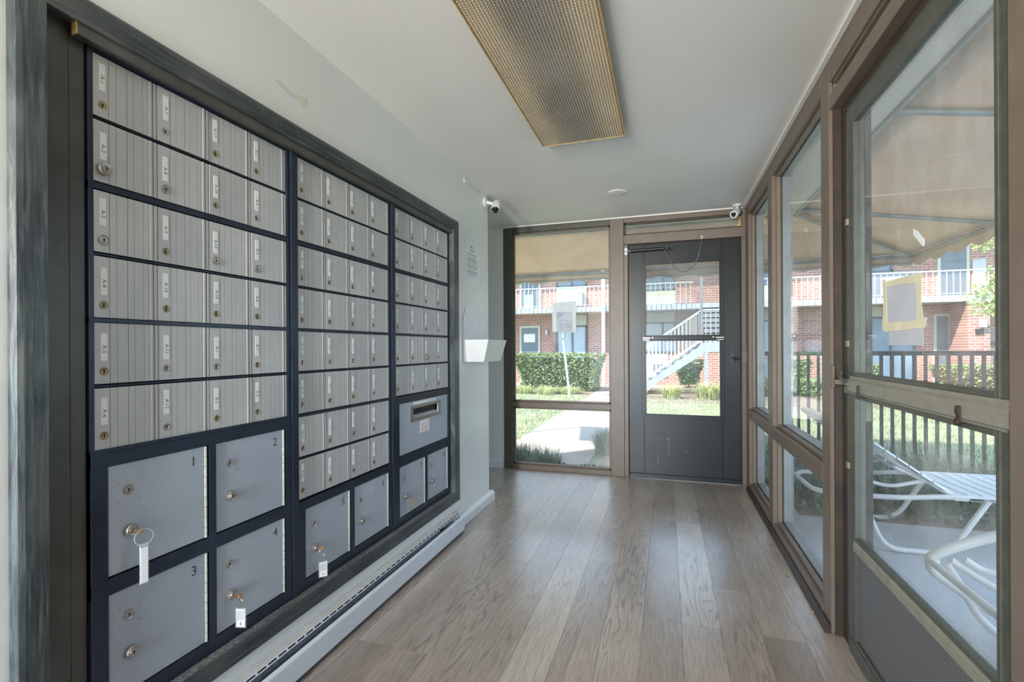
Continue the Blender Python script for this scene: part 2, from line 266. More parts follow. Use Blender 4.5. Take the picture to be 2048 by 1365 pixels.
# ------------------------------------------------------------ mesh helpers
class MB:
    def __init__(s): s.v = []; s.f = []; s.m = []
    def add(s, vs, fs, mi=0):
        b = len(s.v); s.v += [tuple(v) for v in vs]; s.f += [tuple(b + i for i in f) for f in fs]; s.m += [mi] * len(fs); return s
    def box(s, x0, x1, y0, y1, z0, z1, mi=0):
        if x0 > x1: x0, x1 = x1, x0
        if y0 > y1: y0, y1 = y1, y0
        if z0 > z1: z0, z1 = z1, z0
        vs = [(x, y, z) for z in (z0, z1) for y in (y0, y1) for x in (x0, x1)]
        return s.add(vs, [(0, 2, 3, 1), (4, 5, 7, 6), (0, 1, 5, 4), (2, 6, 7, 3), (0, 4, 6, 2), (1, 3, 7, 5)], mi)
    def beam(s, a, b, w, h, up=(0, 0, 1), mi=0):
        a = Vector(a); b = Vector(b); d = (b - a).normalized(); u = Vector(up); sd = d.cross(u).normalized(); u = sd.cross(d)
        vs = [p + sd * (i * w / 2) + u * (j * h / 2) for p in (a, b) for i, j in ((-1, -1), (1, -1), (1, 1), (-1, 1))]
        return s.add(vs, [(3, 2, 1, 0), (4, 5, 6, 7), (0, 1, 5, 4), (1, 2, 6, 5), (2, 3, 7, 6), (3, 0, 4, 7)], mi)
    def tube(s, pts, r, n=8, closed=False, mi=0):
        P = [Vector(p) for p in pts]; L = len(P); rings = []
        rr = r if isinstance(r, (list, tuple)) else [r] * L
        prev = None
        for i, p in enumerate(P):
            if closed: d = (P[(i + 1) % L] - P[i - 1])
            else: d = P[min(i + 1, L - 1)] - P[max(i - 1, 0)]
            d.normalize()
            if prev is None:
                a = Vector((0, 0, 1)) if abs(d.z) < 0.9 else Vector((1, 0, 0)); u = d.cross(a).normalized()
            else:
                u = (prev - d * prev.dot(d)).normalized()
            prev = u; w = d.cross(u)
            rings.append([p + (u * math.cos(2 * math.pi * k / n) + w * math.sin(2 * math.pi * k / n)) * rr[i] for k in range(n)])
        vs = [v for rg in rings for v in rg]; fs = []
        for i in range(L if closed else L - 1):
            j = (i + 1) % L
            for k in range(n):
                fs.append((i * n + k, i * n + (k + 1) % n, j * n + (k + 1) % n, j * n + k))
        if not closed: fs += [tuple(range(n))[::-1], tuple((L - 1) * n + k for k in range(n))]
        return s.add(vs, fs, mi)
    def lathe(s, c, axis, prof, n=20, mi=0):
        """prof: (distance along axis, radius)"""
        c = Vector(c); d = Vector(axis).normalized(); a = Vector((0, 0, 1)) if abs(d.z) < 0.9 else Vector((1, 0, 0))
        u = d.cross(a).normalized(); w = d.cross(u); vs = []; fs = []
        for t_, r in prof:
            for k in range(n): vs.append(c + d * t_ + (u * math.cos(2 * math.pi * k / n) + w * math.sin(2 * math.pi * k / n)) * r)
        for i in range(len(prof) - 1):
            for k in range(n): fs.append((i * n + k, i * n + (k + 1) % n, (i + 1) * n + (k + 1) % n, (i + 1) * n + k))
        fs += [tuple(range(n))[::-1], tuple((len(prof) - 1) * n + k for k in range(n))]
        return s.add(vs, fs, mi)
    def extrude(s, prof, axis, a, b, mi=0):
        """closed profile of 2D points on the plane across axis, swept from a to b"""
        def P3(p, t_):
            return {'x': (t_, p[0], p[1]), 'y': (p[0], t_, p[1]), 'z': (p[0], p[1], t_)}[axis]
        n = len(prof); vs = [P3(p, a) for p in prof] + [P3(p, b) for p in prof]
        fs = [(i, (i + 1) % n, n + (i + 1) % n, n + i) for i in range(n)] + [tuple(range(n))[::-1], tuple(range(n, 2 * n))]
        return s.add(vs, fs, mi)
    def build(s, name, m, parent=None, org=(0, 0, 0), smooth=False, bevel=0.0, seg=1, kind=None):
        me = bpy.data.meshes.new(name); o_ = Vector(org)
        me.from_pydata([tuple(Vector(v) - o_) for v in s.v], [], s.f)
        for mm in (m if isinstance(m, (list, tuple)) else [m]): me.materials.append(mm)
        me.polygons.foreach_set('material_index', s.m)
        bm = bmesh.new(); bm.from_mesh(me); bmesh.ops.recalc_face_normals(bm, faces=bm.faces[:]); bm.to_mesh(me); bm.free()
        if smooth:
            me.polygons.foreach_set('use_smooth', [True] * len(me.polygons)); 
            try: me.set_sharp_from_angle(angle=R(38))
            except Exception: pass
        o = bpy.data.objects.new(name, me); COL.objects.link(o)
        if parent: o.parent = parent
        else: o.location = o_
        if bevel:
            b = o.modifiers.new('bevel', 'BEVEL'); b.width = bevel; b.segments = seg; b.limit_method = 'ANGLE'; b.angle_limit = R(50)
        if kind: o['kind'] = kind
        return o
def empty(name, loc=(0, 0, 0)):
    o = bpy.data.objects.new(name, None); o.location = loc; o.empty_display_size = 0.1; COL.objects.link(o); return o
def tag(o, label=None, cat=None, group=None, kind=None):
    for k, v in (('label', label), ('category', cat), ('group', group), ('kind', kind)):
        if v: o[k] = v
    return o
def thing(name, loc, label, cat, group=None):
    return tag(empty(name, loc), label, cat, group)
def copy_tree(o, parent=None):
    c = o.copy(); COL.objects.link(c)
    if parent: c.parent = parent
    for ch in list(o.children): copy_tree(ch, c)
    return c
def inst(me_obj, name, parent, loc, rot=None):
    c = me_obj.copy(); c.name = name; COL.objects.link(c); c.parent = parent; c.location = loc
    if rot: c.rotation_euler = rot
    return c
def structure(o): o['kind'] = 'structure'; return o
_txt = {}
def text_geo(s, size):
    """vertices and faces of a flat word in its own xy plane"""
    key = (s, size)
    if key not in _txt:
        cu = bpy.data.curves.new('t', 'FONT'); cu.body = s; cu.size = size; cu.align_x = 'CENTER'; cu.align_y = 'CENTER'; cu.resolution_u = 2
        o = bpy.data.objects.new('t', cu); COL.objects.link(o); dg = bpy.context.evaluated_depsgraph_get()
        me = bpy.data.meshes.new_from_object(o.evaluated_get(dg)); _txt[key] = ([tuple(v.co) for v in me.vertices], [tuple(p.vertices) for p in me.polygons])
        bpy.data.objects.remove(o); bpy.data.curves.remove(cu); bpy.data.meshes.remove(me)
    return _txt[key]
def add_text(mb, s, size, c, ex, ey, mi=0):
    vs, fs = text_geo(s, size); c = Vector(c); ex = Vector(ex); ey = Vector(ey)
    mb.add([c + ex * v[0] + ey * v[1] for v in vs], fs, mi)
def arc(cx, cy, r, a0, a1, n):
    return [(cx + r * math.cos(R(a0 + (a1 - a0) * i / n)), cy + r * math.sin(R(a0 + (a1 - a0) * i / n))) for i in range(n + 1)]
def smooth_path(pts, n=5, k=0.28):
    """round the corners of a polyline"""
    P = [Vector(p) for p in pts]; out = [P[0]]
    for i in range(1, len(P) - 1):
        a, b, c = P[i - 1], P[i], P[i + 1]; ra = b + (a - b) * k; rc = b + (c - b) * k
        for j in range(n + 1):
            t_ = j / n; out.append(ra * (1 - t_) ** 2 + b * 2 * t_ * (1 - t_) + rc * t_ * t_)
    out.append(P[-1]); return out

XL, XR, YF, ZC = -1.282, 0.622, 4.387, 2.307     # left wall, glazed right wall, far wall, ceiling
XB, YB = -2.3, -2.5                               # end of the side passage, open rear of the room
G = -0.12                                         # ground outside

# ============================================================ ROOM SHELL
fl = structure(MB().box(XB, XR + 0.14, YB, YF + 0.12, -0.10, -0.004).build('floor', M['taupe_dark']))
PW = 0.1525
pm = {}
def plank(x, y, L):
    k = round(L, 3)
    if k not in pm:
        b = MB().box(-PW / 2 + 0.0005, PW / 2 - 0.0005, -L / 2 + 0.0005, L / 2 - 0.0005, -0.004, 0.0); o = b.build('plank', M['plank'], fl); o.location = (x, y, 0); pm[k] = o
    else: inst(pm[k], 'plank', fl, (x, y, 0))
rs = random.Random(11)
nx = int((XR + 0.13 - XB) / PW) + 1
for i in range(nx):
    x = XR + 0.04 - PW * (i + 0.5)
    if x < XB: break
    y = YF + 0.02; first = rs.choice([0.22, 0.34, 0.46, 0.58, 0.7, 0.94, 1.06])
    while y > YB + 0.05:
        L = min(first or 1.22, y - YB); first = None
        if L > 0.04: plank(x, y - L / 2, L)
        y -= L
ceil = structure(MB().box(XB, XR + 0.13, YB, YF + 0.10, ZC, ZC + 0.022).build('ceiling', M['ceiling']))
structure(MB().box(XB - 0.1, 1.10, YB, 4.87, ZC + 0.023, ZC + 0.19).build('trim_1', M['soffit']))        # roof deck and overhang
# left wall with the opening for the mailboxes; its end turns into the side passage
OY0, OY1, OZ0, OZ1 = 0.66, 2.779, 0.243, 1.895
b = MB(); t_ = 0.14
b.box(XL - t_, XL, YB, OY0, 0, ZC).box(XL - t_, XL, OY1, 3.41, 0, ZC).box(XL - t_, XL, OY0, OY1, 0, OZ0 - 0.004).box(XL - t_, XL, OY0, OY1, OZ1 + 0.004, ZC)
wl = structure(b.build('wall_left', M['wall']))
for q in ([(1.33, 2.078), (1.348, 2.087), (1.404, 2.072), (1.453, 2.084), (1.485, 2.092), (1.484, 2.062), (1.463, 2.048), (1.458, 2.072), (1.399, 2.06)],):
    MB().add([(XL + 0.0006, y, z) for y, z in q], [tuple(range(len(q)))]).build('yellow_drip_mark', mat('dried_yellow_drip', (0.70, 0.68, 0.56), 0.4, var=0.1), wl)
structure(MB().box(XB - 0.1, XB, YB, YF + 0.1, 0, ZC).build('wall_passage', M['wall']))
structure(MB().box(XB, -1.492, YF, YF + 0.11, 0, ZC).build('wall_far', M['wall']))
prof = [(XL, 0), (XL + 0.035, 0), (XL + 0.035, 0.055), (XL + 0.026, 0.068), (XL + 0.012, 0.074), (XL, 0.075)]
b = MB(); b.extrude(prof, 'y', 2.835, 3.445); b.box(XL - 0.14, XL + 0.02, 3.411, 3.445, 0, 0.07)
structure(b.build('baseboard_left', M['baseboard'], bevel=0.004, seg=2))
structure(MB().extrude([(YF, 0), (YF - 0.028, 0), (YF - 0.028, 0.07), (YF - 0.018, 0.088), (YF, 0.09)], 'x', 0, 0).build('baseboard_far', M['baseboard']))
bf = bpy.data.objects['baseboard_far']; bpy.data.objects.remove(bf)
b = MB(); pr = [(YF, 0), (YF - 0.028, 0), (YF - 0.028, 0.07), (YF - 0.018, 0.088), (YF, 0.09)]
b.extrude(pr, 'x', XB, -1.494); structure(b.build('baseboard_far', M['baseboard']))

# ---- far wall: window_1 beside door_1
GY = YF + 0.05
w1 = structure(MB().box(-1.49, -1.40, YF - 0.006, YF + 0.09, 0, ZC, 1).box(-0.48, -0.36, YF - 0.012, YF + 0.10, 0, ZC)
               .box(-1.40, -0.48, YF - 0.004, YF + 0.09, 2.246, ZC, 1).box(-1.40, -0.48, YF - 0.004, YF + 0.09, 0, 0.046)
               .box(-1.40, -0.48, YF - 0.004, YF + 0.09, 0.588, 0.640).build('window_1', [M['taupe'], M['olive']], bevel=0.003))
b = MB()
for (x0, x1, z0, z1) in ((-1.40, -0.48, 0.046, 0.588), (-1.40, -0.48, 0.640, 2.246)):
    s_ = 0.016
    b.box(x0, x0 + s_, YF + 0.022, GY - 0.004, z0, z1).box(x1 - s_, x1, YF + 0.022, GY - 0.004, z0, z1).box(x0, x1, YF + 0.022, GY - 0.004, z0, z0 + s_).box(x0, x1, YF + 0.022, GY - 0.004, z1 - s_, z1)
b.build('glazing_bead', M['taupe'], w1, bevel=0.002)
MB().box(-1.40, -0.48, GY, GY + 0.004, 0.64, 2.246).build('glass_pane', M['glass'], w1)
MB().box(-1.40, -0.48, GY, GY + 0.004, 0.046, 0.588).build('glass_pane', M['glass'], w1)

tr2 = structure(MB().box(-0.36, 0.628, YF - 0.008, YF + 0.09, 2.256, ZC).box(-0.36, 0.628, YF - 0.012, YF + 0.09, 2.064, 2.146)
                .box(-0.36, -0.325, YF - 0.004, YF + 0.09, 0, 2.064).box(0.592, 0.628, YF - 0.004, YF + 0.09, 0, 2.256)
                .build('window_2', M['taupe'], bevel=0.003))
tag(tr2)
MB().box(-0.36, 0.592, GY, GY + 0.004, 2.146, 2.256).build('glass_pane', M['glass_far'], tr2)
b = MB(); b.box(-0.36, -0.345, YF + 0.01, GY, 2.146, 2.256).box(-0.36, 0.592, YF + 0.01, GY, 2.146, 2.158).box(-0.36, 0.592, YF + 0.01, GY, 2.244, 2.256)
b.build('glazing_bead', M['taupe_dark'], tr2)
b = MB(); zz = 2.146; 
b.extrude([(0.565, 2.158), (0.592, 2.158), (0.592, 2.244), (0.572, 2.244), (0.576, 2.226), (0.566, 2.205), (0.575, 2.185)], 'y', YF + 0.02, YF + 0.045)
b.build('split_wood_strip', M['wood_raw'], tr2)

DY = YF + 0.010                                 # face of the far door
d1 = structure(MB().box(-0.318, -0.191, DY, DY + 0.036, 0.012, 2.056).box(0.443, 0.586, DY, DY + 0.036, 0.012, 2.056)
               .box(-0.191, 0.443, DY, DY + 0.036, 1.893, 2.056).box(-0.191, 0.443, DY, DY + 0.036, 0.012, 0.549).build('door_1', M['door'], bevel=0.002))
b = MB()
def ring(b, x0, x1, z0, z1, w, y0, y1):
    b.box(x0 - w, x0, y0, y1, z0 - w, z1 + w).box(x1, x1 + w, y0, y1, z0 - w, z1 + w).box(x0, x1, y0, y1, z1, z1 + w).box(x0, x1, y0, y1, z0 - w, z0)
ring(b, -0.181, 0.433, 0.559, 1.883, 0.028, DY - 0.008, DY + 0.004); ring(b, -0.172, 0.424, 0.568, 1.874, 0.012, DY - 0.013, DY + 0.010)
b.build('moulding', M['door'], d1, bevel=0.0015)
MB().box(-0.185, 0.437, DY - 0.004, DY + 0.022, 1.205, 1.255).box(-0.185, 0.437, DY - 0.012, DY - 0.004, 1.214, 1.246).build('middle_rail', M['door'], d1, bevel=0.002)
for i, x in enumerate((-0.172, 0.428)):
    MB().box(x - 0.035 if i else x - 0.028, x + 0.028 if i else x + 0.035, DY - 0.022, DY - 0.012, 1.228, 1.236).box(x - 0.025, x + 0.025, DY - 0.02, DY - 0.012, 1.212, 1.218).lathe((x + (-0.055 if i else 0.055), DY - 0.012, 1.235), (0, -1, 0), [(0, .006), (0.012, .006)], 8).build('sash_latch', M['nickel'], d1)
MB().box(-0.181, 0.433, DY + 0.016, DY + 0.019, 1.25, 1.883).build('glass_pane', M['glass_far'], d1)
MB().box(-0.181, 0.433, DY + 0.022, DY + 0.025, 0.559, 1.21).build('glass_pane', M['glass'], d1)
MB().box(-0.318, 0.586, DY - 0.012, DY, 0.004, 0.042).build('door_sweep', M['door'], d1, bevel=0.003)
MB().box(-0.325, -0.319, DY, DY + 0.03, 0.0, 2.06).box(0.587, 0.592, DY, DY + 0.03, 0.0, 2.06).box(-0.325, 0.592, DY + 0.01, DY + 0.03, 2.057, 2.063).build('weather_strip', M['black'], d1)
b = MB(); b.box(0.505, 0.535, DY - 0.006, DY, 1.015, 1.105).tube([(0.52, DY - 0.006, 1.06), (0.52, DY - 0.03, 1.06), (0.585, DY - 0.034, 1.055)], [0.008, 0.008, 0.006], 8).lathe((0.545, DY, 1.04), (0, -1, 0), [(0, .014), (0.02, .013), (0.03, .008)], 10)
b.build('lever_handle', M['rubber'], d1, smooth=True)
MB().box(0.588, 0.628, YF - 0.034, YF - 0.012, 1.015, 1.125).build('strike_block', M['taupe'], d1, bevel=0.002)
# closer and safety chain
b = MB(); b.tube([(-0.30, DY - 0.035, 2.000), (-0.02, DY - 0.035, 2.004)], 0.013, 12); b.tube([(-0.02, DY - 0.035, 2.004), (0.045, DY - 0.035, 2.004)], 0.005, 8)
b.box(0.0, 0.012, DY - 0.05, DY, 1.985, 2.022).box(0.035, 0.045, DY - 0.045, DY, 1.992, 2.016)
clo = thing('door_closer', (-0.15, DY - 0.035, 2.0), 'black pneumatic closer tube across the top of the far charcoal door', 'door closer')
o = b.build('cylinder', M['rubber'], clo, org=clo.location, smooth=True)
b = MB(); b.tube([(-0.36, YF - 0.02, 1.995), (-0.30, DY - 0.035, 2.0)], 0.004, 6).box(-0.352, -0.326, YF - 0.02, YF - 0.012, 1.97, 2.03).lathe((-0.318, DY - 0.036, 2.0), (1, 0, 0), [(0, 0.009), (0.016, 0.009)], 8)
b.build('jamb_bracket', M['steel'], clo, org=clo.location)
ch = thing('door_chain', (0.15, DY - 0.03, 1.95), 'thin chain with a spring looped below the closer on the far door', 'chain')
pts = []
for i in range(41):
    t_ = i / 40; x = -0.018 + t_ * (0.275 - 0.018 + 0.018); s_ = 2.003 - 0.215 * (1 - abs(2 * (x + 0.018) / 0.275 - 1.04) ** 1.9) 
    pts.append((x, DY - 0.028, s_ - 0.00))
A, B_ = Vector((-0.018, DY - 0.028, 2.003)), Vector((0.262, DY - 0.028, 1.925))
pts = [A.lerp(B_, i / 40) + Vector((0, 0, -0.165 * (1 - (2 * i / 40 - 1) ** 2))) for i in range(41)]
b = MB()
for i in range(0, 40):
    p, q = pts[i], pts[i + 1]; d = (q - p); b.tube([p - d * 0.12, q + d * 0.12], 0.0042 if i % 2 else 0.0026, 5)
b.build('chain_links', M['steel'], ch, org=ch.location)
b = MB(); S0, S1 = Vector((0.262, DY - 0.028, 1.925)), Vector((0.283, DY - 0.028, 2.025))
hp = []
for i in range(121):
    t_ = i / 120; c_ = S0.lerp(S1, t_); hp.append(c_ + Vector((math.cos(t_ * 2 * math.pi * 15), math.sin(t_ * 2 * math.pi * 15), 0)) * 0.0075)
b.tube(hp, 0.0018, 5); b.build('spring', M['steel'], ch, org=ch.location)
b = MB(); b.tube([S1, S1 + Vector((0.004, 0.0, 0.05))], 0.0022, 6).box(0.277, 0.297, YF - 0.016, YF - 0.010, 2.066, 2.094).lathe((0.281, YF - 0.016, 2.082), (0, -1, 0), [(0, .005), (.004, .004)], 8).lathe((0.293, YF - 0.016, 2.082), (0, -1, 0), [(0, .005), (.004, .004)], 8)
b.build('hook_plate', M['nickel'], ch, org=ch.location)

b = MB()
for xa, za, xb_, zb_ in ((-0.075, 0.352, -0.040, 0.354), (-0.012, 0.356, 0.024, 0.350), (0.012, 0.372, 0.014, 0.200), (-0.092, 0.345, -0.086, 0.348), (0.150, 0.243, 0.162, 0.262), (0.225, 0.262, 0.242, 0.258), (-0.08, 0.140, -0.078, 0.200)):
    b.beam((xa, DY - 0.0003, za), (xb_, DY - 0.0003, zb_), 0.0022, 0.0006, up=(0, 1, 0))
b.build('paint_scratches', mat('pale_scratch', (0.22, 0.24, 0.22), 0.6, var=0.2), d1)
structure(MB().box(XR - 0.020, XR - 0.001, YB, YF - 0.014, ZC - 0.014, ZC - 0.0005).box(-1.49, XR - 0.02, YF - 0.026, YF - 0.014, ZC - 0.012, ZC - 0.0005).build('trim_2', M['ceiling']))
# ---- glazed right wall: window_3, window_4, transom window_5, door_2
def rframe(b, y0, y1, z0, z1, x0=XR, x1=XR + 0.11, mi=0): return b.box(x0, x1, y0, y1, z0, z1, mi)
GX = 0.674
def bead(b, y0, y1, z0, z1, w=0.016):
    x0, x1 = XR + 0.024, GX - 0.003
    b.box(x0, x1, y0, y0 + w, z0, z1).box(x0, x1, y1 - w, y1, z0, z1).box(x0, x1, y0 + w, y1 - w, z0, z0 + w).box(x0, x1, y0 + w, y1 - w, z1 - w, z1)
def outer(b, y0, y1, z0, z1, w=0.02):
    x0, x1 = GX + 0.006, XR + 0.11
    b.box(x0, x1, y0, y0 + w, z0, z1).box(x0, x1, y1 - w, y1, z0, z1).box(x0, x1, y0 + w, y1 - w, z0, z0 + w).box(x0, x1, y0 + w, y1 - w, z1 - w, z1)
for nm, (y0, y1) in (('window_3', (3.455, 4.235)), ('window_4', (2.335, 3.335))):
    b = MB(); lo = y0 - (0.0 if nm == 'window_3' else 0.12); 
    rframe(b, y0, y1, 2.208, ZC); rframe(b, y0, y1, 0, 0.058, x0=XR - 0.002); rframe(b, y0, y1, 0.578, 0.655)
    if nm == 'window_3': rframe(b, 4.235, YF - 0.006, 0, ZC); rframe(b, 3.335, 3.455, 0, ZC)
    else: rframe(b, 2.225, 2.335, 0, ZC)
    w = structure(b.build(nm, M['taupe'], bevel=0.003))
    b = MB(); bead(b, y0, y1, 0.058, 0.578); bead(b, y0, y1, 0.655, 2.208); b.build('glazing_bead', M['taupe'], w, bevel=0.002)
    b = MB(); outer(b, y0, y1, 0.058, 0.578); outer(b, y0, y1, 0.655, 2.208); b.build('outer_stop', M['steel'], w)
    MB().box(GX, GX + 0.004, y0, y1, 0.655, 2.208).build('glass_pane', M['glass'], w)
    MB().box(GX, GX + 0.004, y0, y1, 0.058, 0.578).build('glass_pane', M['glass'], w)
    b = MB(); b.extrude([(XR - 0.022, 0), (XR - 0.002, 0), (XR - 0.002, 0.034), (XR - 0.008, 0.036), (XR - 0.020, 0.014)], 'y', y0 - 0.11, y1 + 0.02); b.build('sill_moulding', M['taupe_dark'], w)
DX = 0.655
b = MB(); rframe(b, 1.16, 2.225, 2.204, ZC); rframe(b, 1.16, 2.225, 2.094, 2.153); rframe(b, 0.90, 1.16, 0, ZC, x0=XR - 0.004)
w5 = structure(b.build('window_5', M['taupe'], bevel=0.003))
MB().box(GX, GX + 0.004, 1.16, 2.225, 2.153, 2.204).build('glass_pane', M['glass'], w5)
MB().box(XR + 0.012, GX - 0.004, 1.16, 2.225, 2.192, 2.204).box(XR + 0.012, GX - 0.004, 2.213, 2.225, 2.153, 2.204).build('glazing_bead', M['taupe'], w5)
structure(MB().box(XR, XR + 0.11, YB, 0.90, 0, ZC).build('wall_right', M['taupe']))
d2 = structure(MB().box(DX, DX + 0.035, 2.070, 2.123, 0.0, 2.038).box(DX, DX + 0.035, 1.190, 1.250, 0.0, 2.038).box(DX, DX + 0.035, 1.25, 2.07, 1.985, 2.038)
               .box(DX, DX + 0.035, 1.25, 2.07, 0.412, 0.436).build('door_2', M['storm'], bevel=0.003))
b = MB(); b.box(0.700, XR + 0.11, 2.125, 2.225, 0, 2.094).box(XR + 0.012, 0.70, 2.213, 2.225, 0, 2.094).box(0.66, 0.70, 1.19, 2.213, 2.055, 2.094).box(0.66, 0.70, 2.158, 2.213, 0, 2.06)
b.build('door_rebate', M['taupe_dark'], d2, bevel=0.002)
b = MB(); b.box(DX + 0.004, DX + 0.03, 2.138, 2.158, 0, 2.06).box(DX + 0.004, DX + 0.03, 1.19, 2.158, 2.043, 2.055); b.build('metal_jamb', M['storm'], d2, bevel=0.002)
b = MB()
for (z0, z1) in ((1.040, 1.985), (0.436, 0.974)):
    s_ = 0.014; x0, x1 = DX - 0.004, DX + 0.014
    b.box(x0, x1, 2.056, 2.070, z0, z1).box(x0, x1, 1.25, 1.264, z0, z1).box(x0, x1, 1.264, 2.056, z0, z0 + s_).box(x0, x1, 1.264, 2.056, z1 - s_, z1)
b.build('sash_frame', M['storm'], d2, bevel=0.0015)
b = MB(); b.extrude([(DX + 0.02, 0.974), (DX - 0.004, 0.974), (DX - 0.006, 0.980), (DX - 0.012, 0.984), (DX - 0.012, 1.022), (DX - 0.006, 1.030), (DX - 0.004, 1.040), (DX + 0.02, 1.040)], 'y', 1.19, 2.100)
b.build('middle_rail', M['storm_rail'], d2)
MB().box(DX - 0.014, DX - 0.012, 1.192, 1.202, 0.99, 1.018).box(DX - 0.018, DX - 0.012, 1.188, 1.20, 0.975, 0.983).build('end_cap', M['storm'], d2)
for y in (1.985, 1.375):
    b = MB(); b.extrude([(DX - 0.012, 1.012), (DX - 0.018, 1.010), (DX - 0.020, 0.998), (DX - 0.016, 0.985), (DX - 0.022, 0.976), (DX - 0.020, 0.966), (DX - 0.012, 0.968)], 'y', y - 0.006, y + 0.006)
    b.box(DX - 0.018, DX - 0.008, y - 0.02, y + 0.008, 0.966, 0.972); b.build('rusty_clip', M['taupe_dark'], d2)
MB().box(DX + 0.014, DX + 0.018, 1.25, 2.07, 1.040, 1.985).build('glass_pane', M['glass_door'], d2)
MB().box(DX + 0.014, DX + 0.018, 1.25, 2.07, 0.436, 0.974).build('glass_pane', M['glass_door'], d2)
MB().box(DX + 0.010, DX + 0.024, 1.25, 2.07, 0.06, 0.412).build('kick_panel', M['kick'], d2)
b = MB(); b.extrude([(DX - 0.006, 0.400), (DX + 0.012, 0.400), (DX + 0.012, 0.436), (DX - 0.002, 0.436), (DX - 0.006, 0.426)], 'y', 1.25, 2.07); b.build('panel_moulding', M['storm_rail'], d2)
b = MB(); b.box(DX - 0.006, DX + 0.035, 1.19, 2.123, 0.002, 0.052).box(DX - 0.002, DX + 0.012, 1.25, 2.07, 0.052, 0.066); b.build('bottom_rail', M['storm'], d2, bevel=0.003)
b = MB()
for z in (1.62, 1.16, 0.70): b.box(DX - 0.006, DX + 0.002, 2.118, 2.140, z - 0.012, z + 0.012)
b.build('turn_clip', M['storm_rail'], d2, bevel=0.001)
b = MB(); b.box(XR - 0.006, XR + 0.004, 2.180, 2.205, 0.99, 1.075).box(XR - 0.004, XR + 0.030, 2.150, 2.205, 1.003, 1.022); b.build('strike_box', M['taupe'], d2, bevel=0.001)
b = MB(); b.tube([(DX - 0.006, 2.10, 1.02), (DX - 0.022, 2.11, 1.02), (DX - 0.024, 2.135, 1.035), (DX - 0.018, 2.14, 1.055)], [.009, .008, .007, .006], 8).lathe((DX, 2.105, 1.008), (-1, 0, 0), [(0, .012), (0.014, .011), (0.02, .006)], 10).box(DX - 0.02, DX, 2.098, 2.112, 0.975, 1.0)
b.build('latch', M['storm'], d2, smooth=True)

# ============================================================ MAILBOX WALL
# black wooden surround
XT = XL + 0.02
sur = thing('mailbox_surround', (XT, 1.75, 0.19), 'wide worn black wooden picture-frame trim around the bank of mailboxes', 'trim')
def bar(bd, o0, o1, i0, i1, ax, side):
    """mitred board: outer edge o, inner edge i along one axis; side = outward sign; ax is 'y' for horizontal boards"""
    pass
TY0, TY1, TZ0, TZ1 = 0.622, 2.848, 0.177, 1.963
IY0, IY1, IZ0, IZ1 = 0.680, 2.756, 0.243, 1.897
def tboard(name, A, B_, C_, D_, m):
    """A-B outer edge, C-D inner edge (y,z pairs); rounded outer arris"""
    def P(p, x): return (x, p[0], p[1])
    def mixp(p, q, t): return (p[0] + (q[0] - p[0]) * t, p[1] + (q[1] - p[1]) * t)
    rows = [(0.0, XL + 0.001), (0.0, XL + 0.010), (0.12, XL + 0.017), (0.30, XT), (1.0, XT), (1.0, XL - 0.02)]
    vs = []
    for t_, x in rows: vs += [P(mixp(A, D_, t_), x), P(mixp(B_, C_, t_), x)]
    fs = [(2 * i, 2 * i + 1, 2 * i + 3, 2 * i + 2) for i in range(5)] + [tuple(range(0, 12, 2)), tuple(range(1, 12, 2))] + [(0, 1, 11, 10)]
    return MB().add(vs, fs).build(name, m, sur, org=sur.location)
tboard('top_board', (TY0, TZ1), (TY1, TZ1), (IY1, IZ1), (IY0, IZ1), M['trim_h'])
tboard('bottom_board', (TY0, TZ0), (TY1, TZ0), (IY1, IZ0), (IY0, IZ0), M['trim_h'])
tboard('near_board', (TY0, TZ0), (TY0, TZ1), (IY0, IZ1), (IY0, IZ0), M['trim'])
tboard('far_board', (TY1, TZ0), (TY1, TZ1), (IY1, IZ1), (IY1, IZ0), M['trim'])
XM = -1.297
MB().box(XM - 0.07, XT - 0.001, IY0, OY1, IZ0 - 0.003, IZ0 + 0.003).build('dusty_ledge', M['sill_dust'], sur, org=sur.location)
b = MB(); b.box(XM - 0.02, XM - 0.004, 0.68, 0.741, IZ0 + 0.003, IZ1 + 0.01); b.build('filler_board', M['filler'], sur, org=sur.location, bevel=0.001)
b = MB(); b.box(XM - 0.022, XM - 0.006, 0.742, 0.774, IZ0 + 0.003, 1.885); b.build('filler_board', M['filler'], sur, org=sur.location, bevel=0.001)
b = MB(); b.box(XM, -1.270, 0.741, IY1 + 0.004, 1.870, IZ1 + 0.012); b.build('top_filler_board', M['filler'], sur, org=sur.location, bevel=0.0015)
b = MB(); b.extrude([(XM + 0.012, 1.869), (-1.2705, 1.8695), (-1.2690, 1.876), (-1.2705, 1.885), (-1.2695, 1.894), (-1.272, 1.903), (XM + 0.012, 1.904)], 'y', 0.7385, 0.7412)
b.build('split_board_end', M['wood_raw'], sur, org=sur.location)
MB().box(XM - 0.002, XM + 0.012, OY1 - 0.006, OY1 + 0.0, IZ0 + 0.003, IZ1).build('reveal', M['trim'], sur, org=sur.location)
MB().box(XM - 0.075, XM - 0.070, 0.67, OY1, 0.246, 1.89).build('dark_backing', M['black'], sur, org=sur.location)

